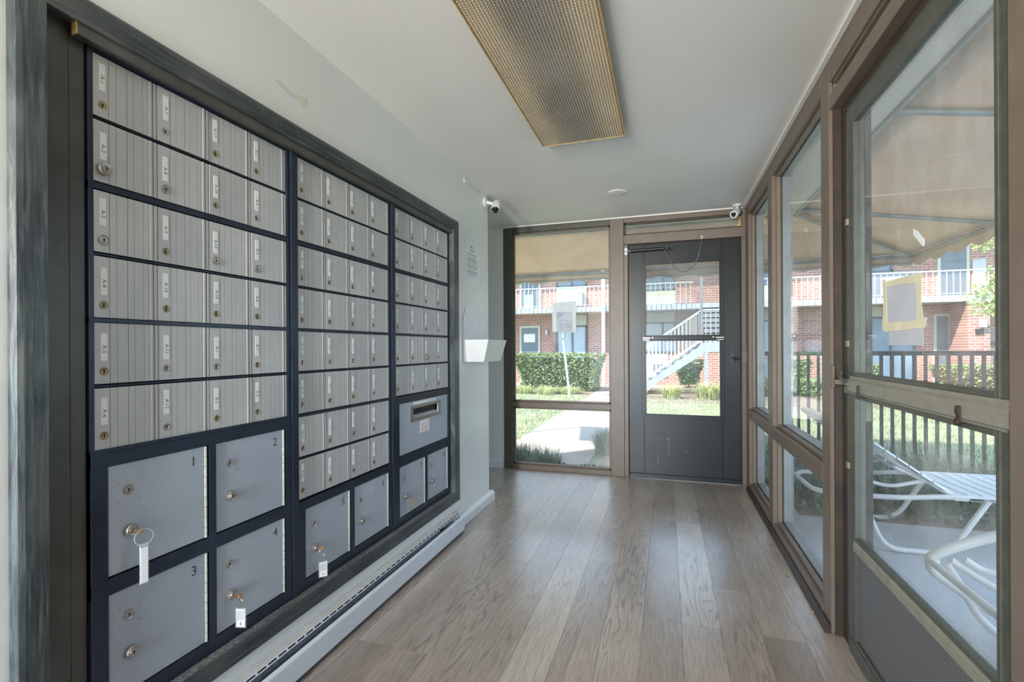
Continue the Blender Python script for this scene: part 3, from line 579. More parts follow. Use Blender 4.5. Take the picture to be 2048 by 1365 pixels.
# one aluminium mailbox door: 152 wide, 155 high, ribbed, hinged on a round tube at its right
DW, DH = 0.1525, 0.147
def door_profile(w):
    k = w / 0.1525
    P = [(0.0, -0.006), (0.0, 0.0)]
    for g in (0.034, 0.0505, 0.0760, 0.0915, 0.1145):
        w_ = 0.0007 if g in (0.034, 0.0760) else 0.0004
        P += [((g - w_) * k, 0.0), ((g - w_ * 0.9) * k, -0.0012), ((g + w_ * 0.9) * k, -0.0012), ((g + w_) * k, 0.0)]
    P += [(0.1275 * k, 0.0), (0.1285 * k, -0.002)]
    for i in range(7):
        a = math.pi - math.pi * i / 6; P.append(((0.1345 + 0.0052 * math.cos(a)) * k, -0.0008 + 0.0018 * math.sin(a)))
    P += [(0.1405 * k, -0.003), (0.1425 * k, -0.003), (0.1430 * k, 0.0005), (0.1465 * k, 0.0005), (0.1470 * k, -0.0015), (0.1518 * k, -0.0015), (0.1520 * k, -0.006)]
    return P
def make_box_door():
    b = MB(); pr_ = [(x, y) for y, x in door_profile(DW)]
    n = len(pr_); vs = [(x, y, 0) for x, y in pr_] + [(x, y, DH) for x, y in pr_]
    fs = [(i, (i + 1) % n, n + (i + 1) % n, n + i) for i in range(n)] + [tuple(range(n)), tuple(range(n, 2 * n))]
    b.add(vs, fs)
    for i in range(n - 1):
        if pr_[i][0] < -0.0011 and pr_[i + 1][0] < -0.0011 and 0.001 < pr_[i][1] < 0.12: b.m[i] = 1
    return b
def lock_mesh(kind):
    b = MB(); c = (0.0, 0.0, 0.0)
    if kind == 'flush': b.lathe(c, (1, 0, 0), [(-0.001, .0098), (0.0008, .0098), (0.0012, .0088), (0.0006, .0080), (0.0006, .0010)], 18); mi = 0; e = 0.0009
    elif kind == 'ring': b.lathe(c, (1, 0, 0), [(-0.001, .0125), (0.0022, .0125), (0.0032, .0112), (0.0020, .0085), (0.0026, .0078), (0.0026, .0010)], 20); e = 0.0029
    else: b.lathe(c, (1, 0, 0), [(-0.001, .0150), (0.010, .0150), (0.0125, .0130), (0.0118, .0095), (0.0135, .0088), (0.0135, .0010)], 22); e = 0.0138
    b.box(e - 0.0008, e + 0.0002, -0.0013, 0.0013, -0.0052, 0.0012, 1); b.lathe((e - 0.0004, 0, 0.0015), (1, 0, 0), [(0, .0026), (0.0005, .0026)], 8, 1)
    return b
LOCK = {}
for k_, mm in (('flush', 'brass'), ('flush_n', 'nickel'), ('ring', 'nickel'), ('big', 'nickel')):
    LOCK[k_] = (lock_mesh('flush' if k_.startswith('flush') else k_), mm)
lock_me = {}
def put_lock(parent, kind, loc, name='lock'):
    if kind not in lock_me:
        o = LOCK[kind][0].build(name, [M[LOCK[kind][1]], M['black']], parent, smooth=True); o.location = loc; lock_me[kind] = o
    else: inst(lock_me[kind], name, parent, loc)
def name_label(parent, text, y, ztop, h, w=0.0145, dz=0.0):
    b = MB(); b.box(0.0003, 0.0009, y, y + w, ztop - h, ztop)
    if text: add_text(b, text, 0.0135, (0.00105, y + w / 2 + 0.0005, ztop - h * 0.58), (0, 0, -1), (0, 1, 0), 1)
    return b.build('name_label', [M['label'], M['ink']], parent)
box_door = None
def put_box_door(cab, cx, y, z, text, lk, rs):
    global box_door
    if box_door is None:
        box_door = make_box_door().build('mailbox_door', [M['alu'], M['groove']], cab, smooth=True); d = box_door; d.location = (cx, y, z)
    else: d = inst(box_door, 'mailbox_door', cab, (cx, y, z))
    d.rotation_euler = (0, 0, R(rs.uniform(-0.5, 0.5))); d.location.x += rs.uniform(-0.0004, 0.0006)
    if text is not None: name_label(d, text, 0.0125 + rs.uniform(-.001, .002), DH - 0.022 + rs.uniform(-.006, .006), 0.066)
    put_lock(d, lk, (0.0, 0.0205, DH - 0.116 + rs.uniform(-.002, .002)))
ROWS6 = [1.705 + 0.004, 1.541 + 0.010, 1.380 + 0.003, 1.227 + 0.010, 1.062 + 0.004, 0.904 + 0.006]
def bottoms(tops_n): return tops_n
def cabinet(y0, nm_label, ztop, zbot, zrows, labels, locks, frame_bars, y1):
    """y0,y1: outer sides; frame bars: list of (y0,y1,z0,z1,proud)"""
    c = thing('mailbox_cabinet', (XM, y0, zbot), nm_label, 'mailboxes', 'mailbox cabinets in the black surround')
    org = c.location.copy(); rs = random.Random(int(y0 * 100))
    b = MB()
    for q_, (a0, a1, b0, b1, pr) in enumerate(frame_bars): b.box(XM - 0.012 - q_ * 0.0001, XM + pr + (q_ % 9) * 0.00018, a0, a1, b0, b1)
    b.build('frame', M['box_frame'], c, org=org, bevel=0.0008)
    MB().box(XM - 0.062, XM - 0.014, y0, y1, zbot, ztop).build('cabinet_body', M['black'], c, org=org)
    for ci in range(4):
        for ri, z in enumerate(zrows):
            txt = labels[ci][ri] if labels else None
            put_box_door(c, 0.0, (y0 + 0.012 + ci * (DW + 0.0005)) - y0, z - zbot, txt, locks.get((ci, ri), 'flush'), rs)
    return c, org
ROWL = [1.7085, 1.5445, 1.3810, 1.2220, 1.0630]; ROWT = [0.003, 0.015, 0.004, 0.010, 0.004]
def rowbars(y0, y1, zs, thick):
    return [(y0, y1, z - th / 2, z + th / 2, 0.002 if th > 0.008 else -0.001) for z, th in zip(zs, thick)]
# --- cabinet 1
Z6 = [1.7135, 1.5560, 1.3870, 1.2290, 1.0690, 0.9110]
bars = [(0.776, 0.787, 0.576, 1.868, 0.002), (1.398, 1.412, 0.903, 1.868, 0.002), (0.776, 1.412, 1.8635, 1.875, 0.003), (0.776, 1.412, 0.9, 0.911, 0.004)]
bars += rowbars(0.776, 1.412, ROWL, ROWT)
L1 = [['A-%d' % i for i in range(1, 7)], ['A-%d' % i for i in range(7, 13)], ['A-13', 'A-14', 'A-15', 'A-16', 'B-1', 'B-2'], ['B-3', 'B-4', 'B-5', 'B-6', 'B-7', 'B-8']]
K1 = {(0, 1): 'big', (0, 2): 'ring', (1, 1): 'ring', (2, 2): 'ring', (3, 2): 'ring', (1, 4): 'flush_n', (2, 4): 'flush_n', (3, 1): 'flush_n', (0, 0): 'flush', (1, 0): 'flush_n', (1, 5): 'flush_n'}
c1, o1 = cabinet(0.776, 'nearest mailbox cabinet, six rows of doors labelled A-1 to B-8 over four parcel lockers', 1.875, 0.250, Z6, L1, K1, bars + [
    (0.776, 0.812, 0.262, 0.903, 0.006), (1.385, 1.412, 0.262, 0.903, 0.006), (0.776, 1.412, 0.868, 0.9, 0.006), (1.083, 1.107, 0.262, 0.87, 0.006),
    (0.776, 1.412, 0.5545, 0.594, 0.006), (0.776, 1.412, 0.250, 0.288, 0.006)], 1.412)
def parcel(cab, org, y0, y1, z0, z1, num, kind_low='big'):
    b = MB(); b.box(XM - 0.008, XM + 0.002, y0, y1 - 0.012, z0, z1)
    d = b.build('parcel_door', M['alu_flat'], cab, org=org, bevel=0.0012)
    b = MB(); n = max(4, int((z1 - z0) / 0.028))
    for i in range(n):
        a = z0 + (z1 - z0) * i / n; b.lathe((XM + 0.002, y1 - 0.0075, a + 0.0006), (0, 0, 1), [(0, .0042), ((z1 - z0) / n - 0.0012, .0042)], 8)
    b.build('hinge', M['hinge'], d, org=org, smooth=True)
    h = z1 - z0; yl = y0 + 0.046
    put_lock(d, 'ring', (0.002, yl - org.y, z1 - 0.068 - org.z)); put_lock(d, kind_low, (0.002, yl + 0.003 - org.y, z0 + 0.099 - org.z), 'master_lock')
    for dy, dz in ((-0.022, 0.022), (0.026, 0.022), (-0.022, -0.026), (0.026, -0.026)): MB().lathe((XM + 0.002, yl + dy, z1 - 0.068 + dz), (1, 0, 0), [(0, .0028), (0.0006, .0028), (0.0009, .0012)], 8).build('rivet', M['nickel'], d, org=org)
    b = MB(); add_text(b, num, 0.040, (XM + 0.0024, y1 - 0.045, z1 - 0.038), (0, 1, 0), (0, 0, 1)); b.build('painted_number', M['ink'], d, org=org)
    return (XM + 0.016, yl + 0.003, z0 + 0.099)
LK = {}
LK[1] = parcel(c1, o1, 0.815, 1.082, 0.597, 0.866, '1'); LK[2] = parcel(c1, o1, 1.109, 1.384, 0.597, 0.866, '2')
LK[3] = parcel(c1, o1, 0.815, 1.082, 0.290, 0.552, '3'); LK[4] = parcel(c1, o1, 1.109, 1.384, 0.290, 0.552, '4')
# --- cabinet 2 (eight rows) and the strip between cabinets
Z8 = Z6 + [0.7500, 0.5915]
def bset(y0, y1, zb, lines):
    return [(y0, y0 + 0.011, zb, 1.868, 0.002), (y1 - 0.014, y1, zb, 1.868, 0.002), (y0, y1, 1.8635, 1.875, 0.003)] + rowbars(y0, y1, *lines)
b2 = bset(1.443, 2.078, 0.58, (ROWL + [0.9035, 0.7435], ROWT + [0.010, 0.003]))
b2 += [(1.414, 1.441, 0.250, 1.868, 0.010), (1.443, 1.482, 0.262, 0.582, 0.006), (2.053, 2.078, 0.262, 0.582, 0.006), (1.443, 2.078, 0.549, 0.584, 0.006), (1.752, 1.779, 0.262, 0.56, 0.006), (1.443, 2.078, 0.250, 0.286, 0.006)]
L2 = [['B-%d' % i for i in range(9, 17)], ['C-%d' % i for i in range(1, 9)], ['C-%d' % i for i in range(9, 17)], ['D-%d' % i for i in range(1, 9)]]
K2 = {(0, 2): 'flush_n', (0, 4): 'flush_n', (1, 4): 'flush_n', (2, 4): 'flush_n', (3, 5): 'flush_n', (0, 5): 'flush_n', (2, 6): 'ring', (3, 3): 'flush_n'}
c2, o2 = cabinet(1.443, 'middle mailbox cabinet, eight rows of doors over parcel lockers 5 and 6', 1.875, 0.250, Z8, L2, K2, b2, 2.078)
LK[5] = parcel(c2, o2, 1.483, 1.752, 0.288, 0.547, '5'); LK[6] = parcel(c2, o2, 1.781, 2.052, 0.288, 0.547, '6')
# --- cabinet 3 (six rows, outgoing slot, lockers 7 and 8)
b3 = bset(2.112, 2.745, 0.9, (ROWL, ROWT))
b3 += [(2.081, 2.110, 0.250, 1.868, 0.010), (2.112, 2.151, 0.262, 0.905, 0.006), (2.718, 2.745, 0.262, 0.905, 0.006), (2.112, 2.745, 0.869, 0.905, 0.006), (2.112, 2.745, 0.547, 0.601, 0.006), (2.426, 2.450, 0.262, 0.56, 0.006), (2.112, 2.745, 0.250, 0.286, 0.006)]
L3 = [['D-%d' % i for i in range(9, 15)], ['E-%d' % i for i in range(1, 7)], ['E-%d' % i for i in range(7, 13)], ['F-%d' % i for i in range(1, 7)]]
K3 = {(2, 4): 'big', (1, 5): 'flush_n', (2, 5): 'flush_n', (1, 3): 'flush_n'}
c3, o3 = cabinet(2.112, 'farthest mailbox cabinet, six rows of doors over a letter slot and lockers 7 and 8', 1.875, 0.250, Z6, L3, K3, b3, 2.745)
LK[7] = parcel(c3, o3, 2.153, 2.424, 0.288, 0.544, '7'); LK[8] = parcel(c3, o3, 2.452, 2.716, 0.288, 0.544, '8')
# outgoing letter panel: the sheet has a real opening with a chute behind
b = MB(); y0, y1, z0, z1 = 2.153, 2.716, 0.603, 0.867; sy0, sy1, sz0, sz1 = 2.290, 2.588, 0.775, 0.828
for r_ in ((y0, sy0, z0, z1), (sy1, y1, z0, z1), (sy0, sy1, z0, sz0), (sy0, sy1, sz1, z1)): b.box(XM - 0.004, XM + 0.002, *r_)
op = b.build('letter_slot_panel', M['alu_flat'], c3, org=o3)
b = MB(); ring(b, 0, 0, 0, 0, 0, 0, 0) if False else None
x0, x1 = XM + 0.002, XM + 0.006; fy0, fy1, fz0, fz1 = 2.258, 2.618, 0.746 + 0.012, 0.842
for r_ in ((fy0, sy0, fz0, fz1), (sy1, fy1, fz0, fz1), (sy0, sy1, fz0, sz0), (sy0, sy1, sz1, fz1)): b.box(x0, x1, *r_)
for y, z in ((2.274, 0.83), (2.602, 0.83), (2.274, 0.768), (2.602, 0.768), (2.438, 0.766)): b.lathe((x1, y, z), (1, 0, 0), [(0, .004), (.0015, .0035)], 8, 1)
b.build('slot_frame', [M['nickel'], M['fin']], op, org=o3)
b = MB(); b.add([(XM, sy0, sz0), (XM, sy1, sz0), (XM - 0.055, sy1, sz1 + 0.004), (XM - 0.055, sy0, sz1 + 0.004)], [(0, 1, 2, 3)]); b.build('chute', M['alu_flat'], op, org=o3)
b = MB(); b.box(XM + 0.002, XM + 0.0026, 2.300, 2.560, 0.8475, 0.8615); b.box(XM + 0.0026, XM + 0.0029, 2.46, 2.54, 0.853, 0.856, 1)
b.build('slot_label', [M['label'], M['ink_grey']], op, org=o3)
b = MB(); b.box(XM + 0.002, XM + 0.0026, 2.372, 2.478, 0.686, 0.752)
for i in range(3): b.box(XM + 0.0026, XM + 0.0029, 2.38, 2.44 - 0.004 * i, 0.724 + i * 0.004, 0.7262 + i * 0.004, 1)
for i in range(6): b.box(XM + 0.0026, XM + 0.0029, 2.38, 2.468 - 0.006 * (i % 2), 0.692 + i * 0.0045, 0.6935 + i * 0.0045, 1)
for zc in (0.733, 0.716):
    b.tube([(XM + 0.0028, 2.458 + math.cos(a * math.pi / 8) * 0.0085, zc + 0.004 + math.sin(a * math.pi / 8) * 0.0075) for a in range(16)], 0.0006, 4, closed=True, mi=1)
b.box(XM + 0.0026, XM + 0.0029, 2.451, 2.465, 0.7362, 0.7376, 1)
b.build('warning_sticker', [M['paper'], M['ink_red']], op, org=o3)

# keys hanging in four of the lockers
def key_body(b, p, bow=0.012, L=0.020, ang=0.0):
    """key standing out of the lock along +x, bow flat in the x-z plane turned by ang"""
    p = Vector(p); u = Vector((0, math.cos(ang), math.sin(ang)))
    b.beam(p - Vector((0.006, 0, 0)), p + Vector((0.010, 0, 0)), 0.0022, 0.006)
    c = p + Vector((0.010 + bow, 0, 0)); ring_ = []
    for k in range(14): a = 2 * math.pi * k / 14; ring_.append(c + Vector((math.cos(a), 0, 0)) * bow + u * math.sin(a) * bow * 0.9)
    n_ = Vector((1, 0, 0)).cross(u) * 0.0011
    vs = [q - n_ for q in ring_] + [q + n_ for q in ring_]
    b.add(vs, [tuple(range(14))[::-1], tuple(range(14, 28))] + [(k, (k + 1) % 14, 14 + (k + 1) % 14, 14 + k) for k in range(14)])
    return c + Vector((bow * 0.5, 0, 0))
def loop_ring(b, top, r, rad, tilt=0.0, n=28, plane='yz'):
    top = Vector(top); c = top - Vector((0, 0, r)); P_ = []
    for k in range(n):
        a = 2 * math.pi * k / n; h_ = math.cos(a) * r
        P_.append(c + (Vector((h_ * math.sin(tilt), h_ * math.cos(tilt), math.sin(a) * r))))
    b.tube(P_, rad, 6, closed=True); return c - Vector((0, 0, r))
def keyset(n, label, tagkind):
    p = Vector(LK[n]); k = thing('key', p, label, 'key'); b = MB(); e = key_body(b, p + Vector((0.0, 0, 0.0)), ang=R(20 if n != 5 else 70), bow=0.011)
    b.build('key_blade', M['copper'] if n != 7 else M['nickel'], k, org=p)
    if tagkind == 'flat':
        b = MB(); q = loop_ring(b, e + Vector((0.004, 0.004, 0.005)), 0.020, 0.0013, tilt=R(15)); b.build('key_ring', M['clear'], k, org=p, smooth=True)
        b = MB(); b.beam(q + Vector((0, 0, 0.004)), q + Vector((0, 0, -0.098)), 0.020, 0.0035, up=(0.97, -0.25, 0)); b.build('key_tag', M['clear'], k, org=p, bevel=0.001)
        b = MB(); b.beam(q + Vector((0.0003, 0, -0.006)), q + Vector((0.0003, 0, -0.094)), 0.0150, 0.0038, up=(0.97, -0.25, 0)); b.build('tag_paper', M['tagpaper'], k, org=p)
    if tagkind in ('card', 'edge'):
        b = MB(); q = loop_ring(b, e + Vector((0, 0, 0.002)), 0.013 if tagkind == 'card' else 0.007, 0.0011, tilt=R(30)); q = loop_ring(b, q + Vector((0, 0, 0.002)), 0.006, 0.0011, tilt=R(80)); q = loop_ring(b, q + Vector((0, 0, 0.002)), 0.008, 0.0011, tilt=R(20))
        b.build('key_ring', M['steel'] if tagkind == 'card' else M['brass'], k, org=p, smooth=True)
        w = 0.034; h = 0.062; up_ = (0.75, -0.66, 0) if tagkind == 'card' else (0.25, -0.97, 0); nrm = Vector(up_).normalized(); side = Vector((0, 0, 1)).cross(nrm)
        b = MB(); b.beam(q, q - Vector((0, 0, h)), w, 0.0035, up=up_); b.build('key_tag', M['clear'], k, org=p, bevel=0.001)
        b = MB(); b.beam(q - Vector((0, 0, 0.004)), q - Vector((0, 0, h - 0.004)), w - 0.007, 0.0037, up=up_)
        if nrm.x < 0: nrm = -nrm
        for i in range(6):
            cc = q + nrm * 0.0020 + side * (-0.010 + 0.004 * i); b.beam(cc - Vector((0, 0, 0.008)), cc - Vector((0, 0, 0.040 - 0.003 * (i % 3))), 0.0009, 0.0004, up=up_, mi=1)
        add_text(b, str(n), 0.016, q + nrm * 0.0022 - Vector((0, 0, h - 0.013)), (0, 0, -1) if n == 5 else side, side if n == 5 else (0, 0, 1), 1)
        b.build('tag_paper', [M['tagpaper'], M['ink']], k, org=p)
    if tagkind == 'spare':
        b = MB(); q = e; b.tube([q, q - Vector((0, 0, 0.014))], 0.0011, 6); q = q - Vector((0, 0, 0.012)); b.build('wire_link', M['steel'], k, org=p)
        b = MB(); c = q - Vector((0, 0, 0.014)); rr = []
        for a in range(16): t2 = 2 * math.pi * a / 16; rr.append(c + Vector((math.sin(0.9) * 0.014 * math.cos(t2), math.cos(0.9) * 0.014 * math.cos(t2), 0.0125 * math.sin(t2))))
        n_ = Vector((math.cos(0.9), -math.sin(0.9), 0)) * 0.001
        b.add([v - n_ for v in rr] + [v + n_ for v in rr], [tuple(range(16))[::-1], tuple(range(16, 32))] + [(a, (a + 1) % 16, 16 + (a + 1) % 16, 16 + a) for a in range(16)])
        b.beam(c - Vector((0, 0, 0.010)), c - Vector((0, 0, 0.040)), 0.008, 0.002, up=(math.cos(0.9), -math.sin(0.9), 0)); b.build('spare_key', M['brass'], k, org=p)
keyset(1, 'copper key in locker 1 with a long narrow clear plastic tag', 'flat')
keyset(4, 'copper key in locker 4 with a short chain and clear tag', 'edge')
keyset(5, 'key in locker 5 with a steel ring and a printed card tag', 'card')
keyset(7, 'silver key in locker 7 with a brass spare key dangling below', 'spare')

# ============================================================ BASEBOARD HEATER
HY0, HY1 = -0.6, 2.835
ht = thing('baseboard_heater', (XL, 1.2, 0.0), 'long low white hydronic baseboard heater under the mailboxes', 'heater'); ho = ht.location.copy()
MB().box(XL + 0.001, XL + 0.004, HY0, HY1, 0.012, 0.130).build('back_plate', M['heater'], ht, org=ho)
b = MB(); b.extrude([(XL + 0.004, 0.1275), (XL + 0.004, 0.1245), (XL + 0.033, 0.1215), (XL + 0.034, 0.1245)], 'y', HY0, HY1); b.build('top_cover', M['heater_top'], ht, org=ho)
b = MB(); b.extrude([(XL + 0.033, 0.1245), (XL + 0.0345, 0.1245), (XL + 0.0400, 0.1120), (XL + 0.0385, 0.1120)], 'y', HY0, HY1)
b.build('cover_lip', M['heater'], ht, org=ho)
slot = None
y = 0.95; 
while y < 2.74:
    a_ = MB().add([(0.0, 0, 0.0), (0.0, 0.034, 0.0), (0.0026, 0.034, -0.0050), (0.0026, 0, -0.0050)], [(0, 1, 2, 3)]) if slot is None else None
    if slot is None:
        slot = a_.build('vent_slot', M['black'], ht); slot.location = (0.0362, y - ho.y, 0.1215)
    else: inst(slot, 'vent_slot', ht, (0.0362, y - ho.y, 0.1215))
    y += 0.0435
b = MB(); y = 0.93
while y < 2.56: b.box(XL + 0.012, XL + 0.066, y, y + 0.0012, 0.040, 0.102); y += 0.0085
b.tube([(XL + 0.04, 0.9, 0.070), (XL + 0.04, 2.80, 0.070)], 0.011, 10)
b.build('fin_element', M['fin'], ht, org=ho, kind='stuff')
b = MB(); b.extrude([(XL + 0.030, 0.118), (XL + 0.036, 0.112), (XL + 0.048, 0.098), (XL + 0.046, 0.097), (XL + 0.034, 0.111), (XL + 0.028, 0.116)], 'y', HY0, 2.50); b.build('damper', M['fin'], ht, org=ho)
def panel(y0, y1):
    pr_ = [(XL + 0.064, 0.100), (XL + 0.066, 0.107)] + [(XL + 0.066 + 0.012 * math.sin(a), 0.095 + 0.012 * math.cos(a)) for a in [0.1, 0.5, 0.9, 1.3, 1.57]] + [(XL + 0.0785, 0.024), (XL + 0.073, 0.016), (XL + 0.060, 0.016), (XL + 0.060, 0.018), (XL + 0.072, 0.019), (XL + 0.0765, 0.025), (XL + 0.076, 0.094), (XL + 0.068, 0.103)]
    return MB().extrude(pr_, 'y', y0, y1)
panel(HY0, 2.558).build('front_panel', M['heater'], ht, org=ho); panel(2.561, 2.765).build('end_panel', M['heater'], ht, org=ho)
b = MB(); b.tube([(XL + 0.045, 2.66, 0.085), (XL + 0.062, 2.665, 0.103)], 0.007, 8).lathe((XL + 0.058, 2.664, 0.100), (0.6, 0, 0.8), [(0, .012), (.008, .012), (.010, .006)], 10); b.build('valve_knob', M['nickel'], ht, org=ho, smooth=True)
MB().box(XL + 0.004, XL + 0.060, HY0, 2.80, 0.001, 0.016).build('gap_shade', M['fin'], ht, org=ho)  # dark filler standing for the shade in the gap under the heater

# ============================================================ CEILING LIGHT, CAMERAS, PLATE, WALL THINGS
LX0, LX1, LY0, LY1, LZ = -0.645, -0.203, 1.30, 2.59, 2.262
cxl, cyl = (LX0 + LX1) / 2, (LY0 + LY1) / 2
lt = thing('ceiling_light', (cxl, cyl, ZC), 'long unlit fluorescent ceiling fixture with a yellowed prismatic wraparound cover', 'ceiling light'); lo = lt.location.copy()
MB().box(LX0 + 0.035, LX1 - 0.035, LY0 + 0.01, LY1 - 0.02, LZ + 0.018, ZC - 0.0005).build('housing', M['cam_white'], lt, org=lo, bevel=0.003)
nxp, nyp = 36, 104; b = MB(); dx, dy = (LX1 - LX0 - 0.012) / nxp, (LY1 - LY0 - 0.012) / nyp
vs = []; fs = []
for j in range(nyp):
    for i in range(nxp):
        x0 = LX0 + 0.006 + i * dx; y0 = LY0 + 0.006 + j * dy; k = len(vs)
        e_ = 0.0
        vs += [(x0, y0, LZ + 0.003), (x0 + dx, y0, LZ + 0.003), (x0 + dx, y0 + dy, LZ + 0.003), (x0, y0 + dy, LZ + 0.003), (x0 + dx / 2, y0 + dy / 2, LZ - 0.0022)]
        fs += [(k, k + 4, k + 1), (k + 1, k + 4, k + 2), (k + 2, k + 4, k + 3), (k + 3, k + 4, k)]
b.add(vs, fs)
b.add([(LX0, LY0, LZ + 0.004), (LX1, LY0, LZ + 0.004), (LX1, LY1, LZ + 0.004), (LX0, LY1, LZ + 0.004), (LX0 - 0.001, LY0 - 0.001, LZ + 0.030), (LX1 + 0.001, LY0 - 0.001, LZ + 0.030), (LX1 + 0.001, LY1 + 0.001, LZ + 0.030), (LX0 - 0.001, LY1 + 0.001, LZ + 0.030)],
      [(0, 1, 5, 4), (1, 2, 6, 5), (2, 3, 7, 6), (3, 0, 4, 7), (0, 1, 2, 3)])
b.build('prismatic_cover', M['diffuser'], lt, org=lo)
b = MB(); r0 = 0.0022
for A, B_ in (((LX0, LY0), (LX1, LY0)), ((LX1, LY0), (LX1, LY1)), ((LX1, LY1), (LX0, LY1)), ((LX0, LY1), (LX0, LY0))): b.tube([(*A, LZ + 0.001), (*B_, LZ + 0.001)], r0 * 1.4, 6)
b.build('cover_rim', mat('amber_aged_rim', (0.55, 0.36, 0.13), 0.3, var=0.3, scale=40), lt, org=lo)

b = MB(); b.lathe((-0.347, 3.66, ZC), (0, 0, -1), [(0, .070), (0.004, .070), (0.007, .064), (0.0075, .05)], 36)
tag(b.build('ceiling_cover_plate', M['ceiling'], org=(-0.347, 3.66, ZC), smooth=True), 'round white blank cover plate on the ceiling near the far window', 'cover plate')

def bullet(name, base, nrm, elbow, tip_dir, rad, L, label, face_dark):
    c = thing(name, base, label, 'security camera'); o_ = Vector(base); b = MB(); base = Vector(base); nrm = Vector(nrm); elbow = Vector(elbow)
    b.lathe(base, nrm, [(0, rad * 1.25), (0.010, rad * 1.2), (0.016, rad * 0.8)], 22); b.tube([base + nrm * 0.012, elbow], rad * 0.45, 12); b.lathe(elbow - Vector((0, 0, 0)), nrm, [(-rad * .5, rad * .55), (rad * .5, rad * .55)], 14)
    b.build('mount', M['cam_white'], c, org=o_, smooth=True)
    d = Vector(tip_dir).normalized(); s = elbow - d * L * 0.25
    b = MB(); b.lathe(s, d, [(0, rad * 0.7), (0.006, rad * 0.92), (L * 0.3, rad), (L * 0.97, rad), (L, rad * 0.93)], 26); b.build('body', M['cam_white'], c, org=o_, smooth=True)
    f_ = s + d * L; b = MB(); b.lathe(f_ - d * 0.002, d, [(0, rad * face_dark), (0.003, rad * face_dark)], 24); b.lathe(f_, d, [(0, rad * 0.35), (0.004, rad * 0.30), (0.005, rad * 0.12)], 14)
    a_ = Vector((0, 0, 1)).cross(d).normalized(); u_ = d.cross(a_)
    fo = b.build('lens', M['lens_black'], c, org=o_, smooth=True)
    b = MB()
    for k in range(3):
        t2 = R(90 + 120 * k); b.lathe(f_ + (a_ * math.cos(t2) + u_ * math.sin(t2)) * rad * 0.62 * face_dark / 0.9, d, [(0.0, rad * 0.10), (0.0022, rad * 0.08)], 8)
    b.build('led', M['lens_dot'], c, org=o_)
    return c
cA = bullet('security_camera', (XL + 0.0, 3.355, 2.235), (1, 0, 0), (XL + 0.085, 3.37, 2.215), (0.10, -0.55, -0.55), 0.031, 0.105, 'white bullet camera on the left wall corner with black lens face', 0.88)
b = MB(); b.tube(smooth_path([(XL + 0.004, 2.98, 2.272), (XL + 0.006, 3.02, 2.268), (XL + 0.006, 3.10, 2.270), (XL + 0.008, 3.24, 2.277), (XL + 0.008, 3.30, 2.270), (XL + 0.012, 3.33, 2.250)]), 0.004, 8)
b.box(XL, XL + 0.004, 2.962, 2.985, 2.255, 2.292); b.build('cable', M['cam_white'], cA, org=cA.location, smooth=True)
cB = bullet('security_camera', (0.552, 4.30, ZC), (0, 0, -1), (0.545, 4.285, 2.247), (-0.35, -0.80, -0.42), 0.031, 0.115, 'white bullet camera hanging from the ceiling above the far door', 0.62)

# notice, flyer holder
def yz(b, y0, y1, z0, z1, x, mi=0, th=0.0006): return b.box(x, x + th, y0, y1, z0, z1, mi)
b = MB(); yz(b, 2.975, 3.232, 1.595, 1.885, XL + 0.001)
b.box(XL + 0.0016, XL + 0.002, 3.07, 3.12, 1.846, 1.849, 1)
z = 1.825; rs = random.Random(3)
b.add([(XL + 0.0019, 3.068, 1.842), (XL + 0.0019, 3.085, 1.848), (XL + 0.0019, 3.100, 1.842), (XL + 0.0019, 3.100, 1.850), (XL + 0.0019, 3.085, 1.853), (XL + 0.0019, 3.068, 1.852)], [(0, 1, 4, 5), (1, 2, 3, 4)], 1)
for i in range(4): b.box(XL + 0.0016, XL + 0.0019, 3.04 + 0.006 * i, 3.15 - 0.006 * i, 1.832 - i * 0.0055, 1.8345 - i * 0.0055, 2)
z = 1.800
for blk in (3, 1, 6, 2, 4, 1, 5, 1, 1):
    for i in range(blk):
        b.box(XL + 0.0016, XL + 0.0019, 3.005, 3.185 - rs.uniform(0, 0.05) * (i == blk - 1), z, z + 0.0026, 2); z -= 0.0052
    z -= 0.0045
tag(b.build('notice_sheet', [M['paper'], M['ink'], M['ink_grey']], org=(XL, 3.1, 1.74)), 'printed white notice sheet taped to the left wall by the corner', 'notice')
fh = thing('flyer_holder', (XL, 3.14, 1.06), 'white wall-mounted flyer holder box with a rounded backboard', 'flyer holder'); fo = fh.location.copy()
BY0, BY1 = 2.925, 3.340
pl = [(BY0, 1.06), (BY1, 1.06)] + [(BY1 - 0.06 + 0.06 * math.cos(R(a)), 1.362 + 0.06 * math.sin(R(a))) for a in (0, 30, 60, 90)] + [(BY0 + 0.055, 1.422), (BY0, 1.355)]
b = MB(); n_ = len(pl); b.add([(XL + 0.001, y, z) for y, z in pl] + [(XL + 0.012, y, z) for y, z in pl], [tuple(range(n_)), tuple(range(n_, 2 * n_))] + [(i, (i + 1) % n_, n_ + (i + 1) % n_, n_ + i) for i in range(n_)])
bbd = b.build('backboard', M['baseboard'], fh, org=fo, bevel=0.002)
b = MB()
for y, z in ((2.965, 1.375), (3.10, 1.385), (3.26, 1.37), (2.955, 1.265), (3.17, 1.26), (3.28, 1.255)): b.lathe((XL + 0.012, y, z), (1, 0, 0), [(0, .006), (.001, .006)], 8)
for y in (3.005, 3.205): b.box(XL + 0.012, XL + 0.0125, y, y + 0.0015, 1.21, 1.415)
b.build('screw_holes', M['ink_grey'], bbd, org=fo)
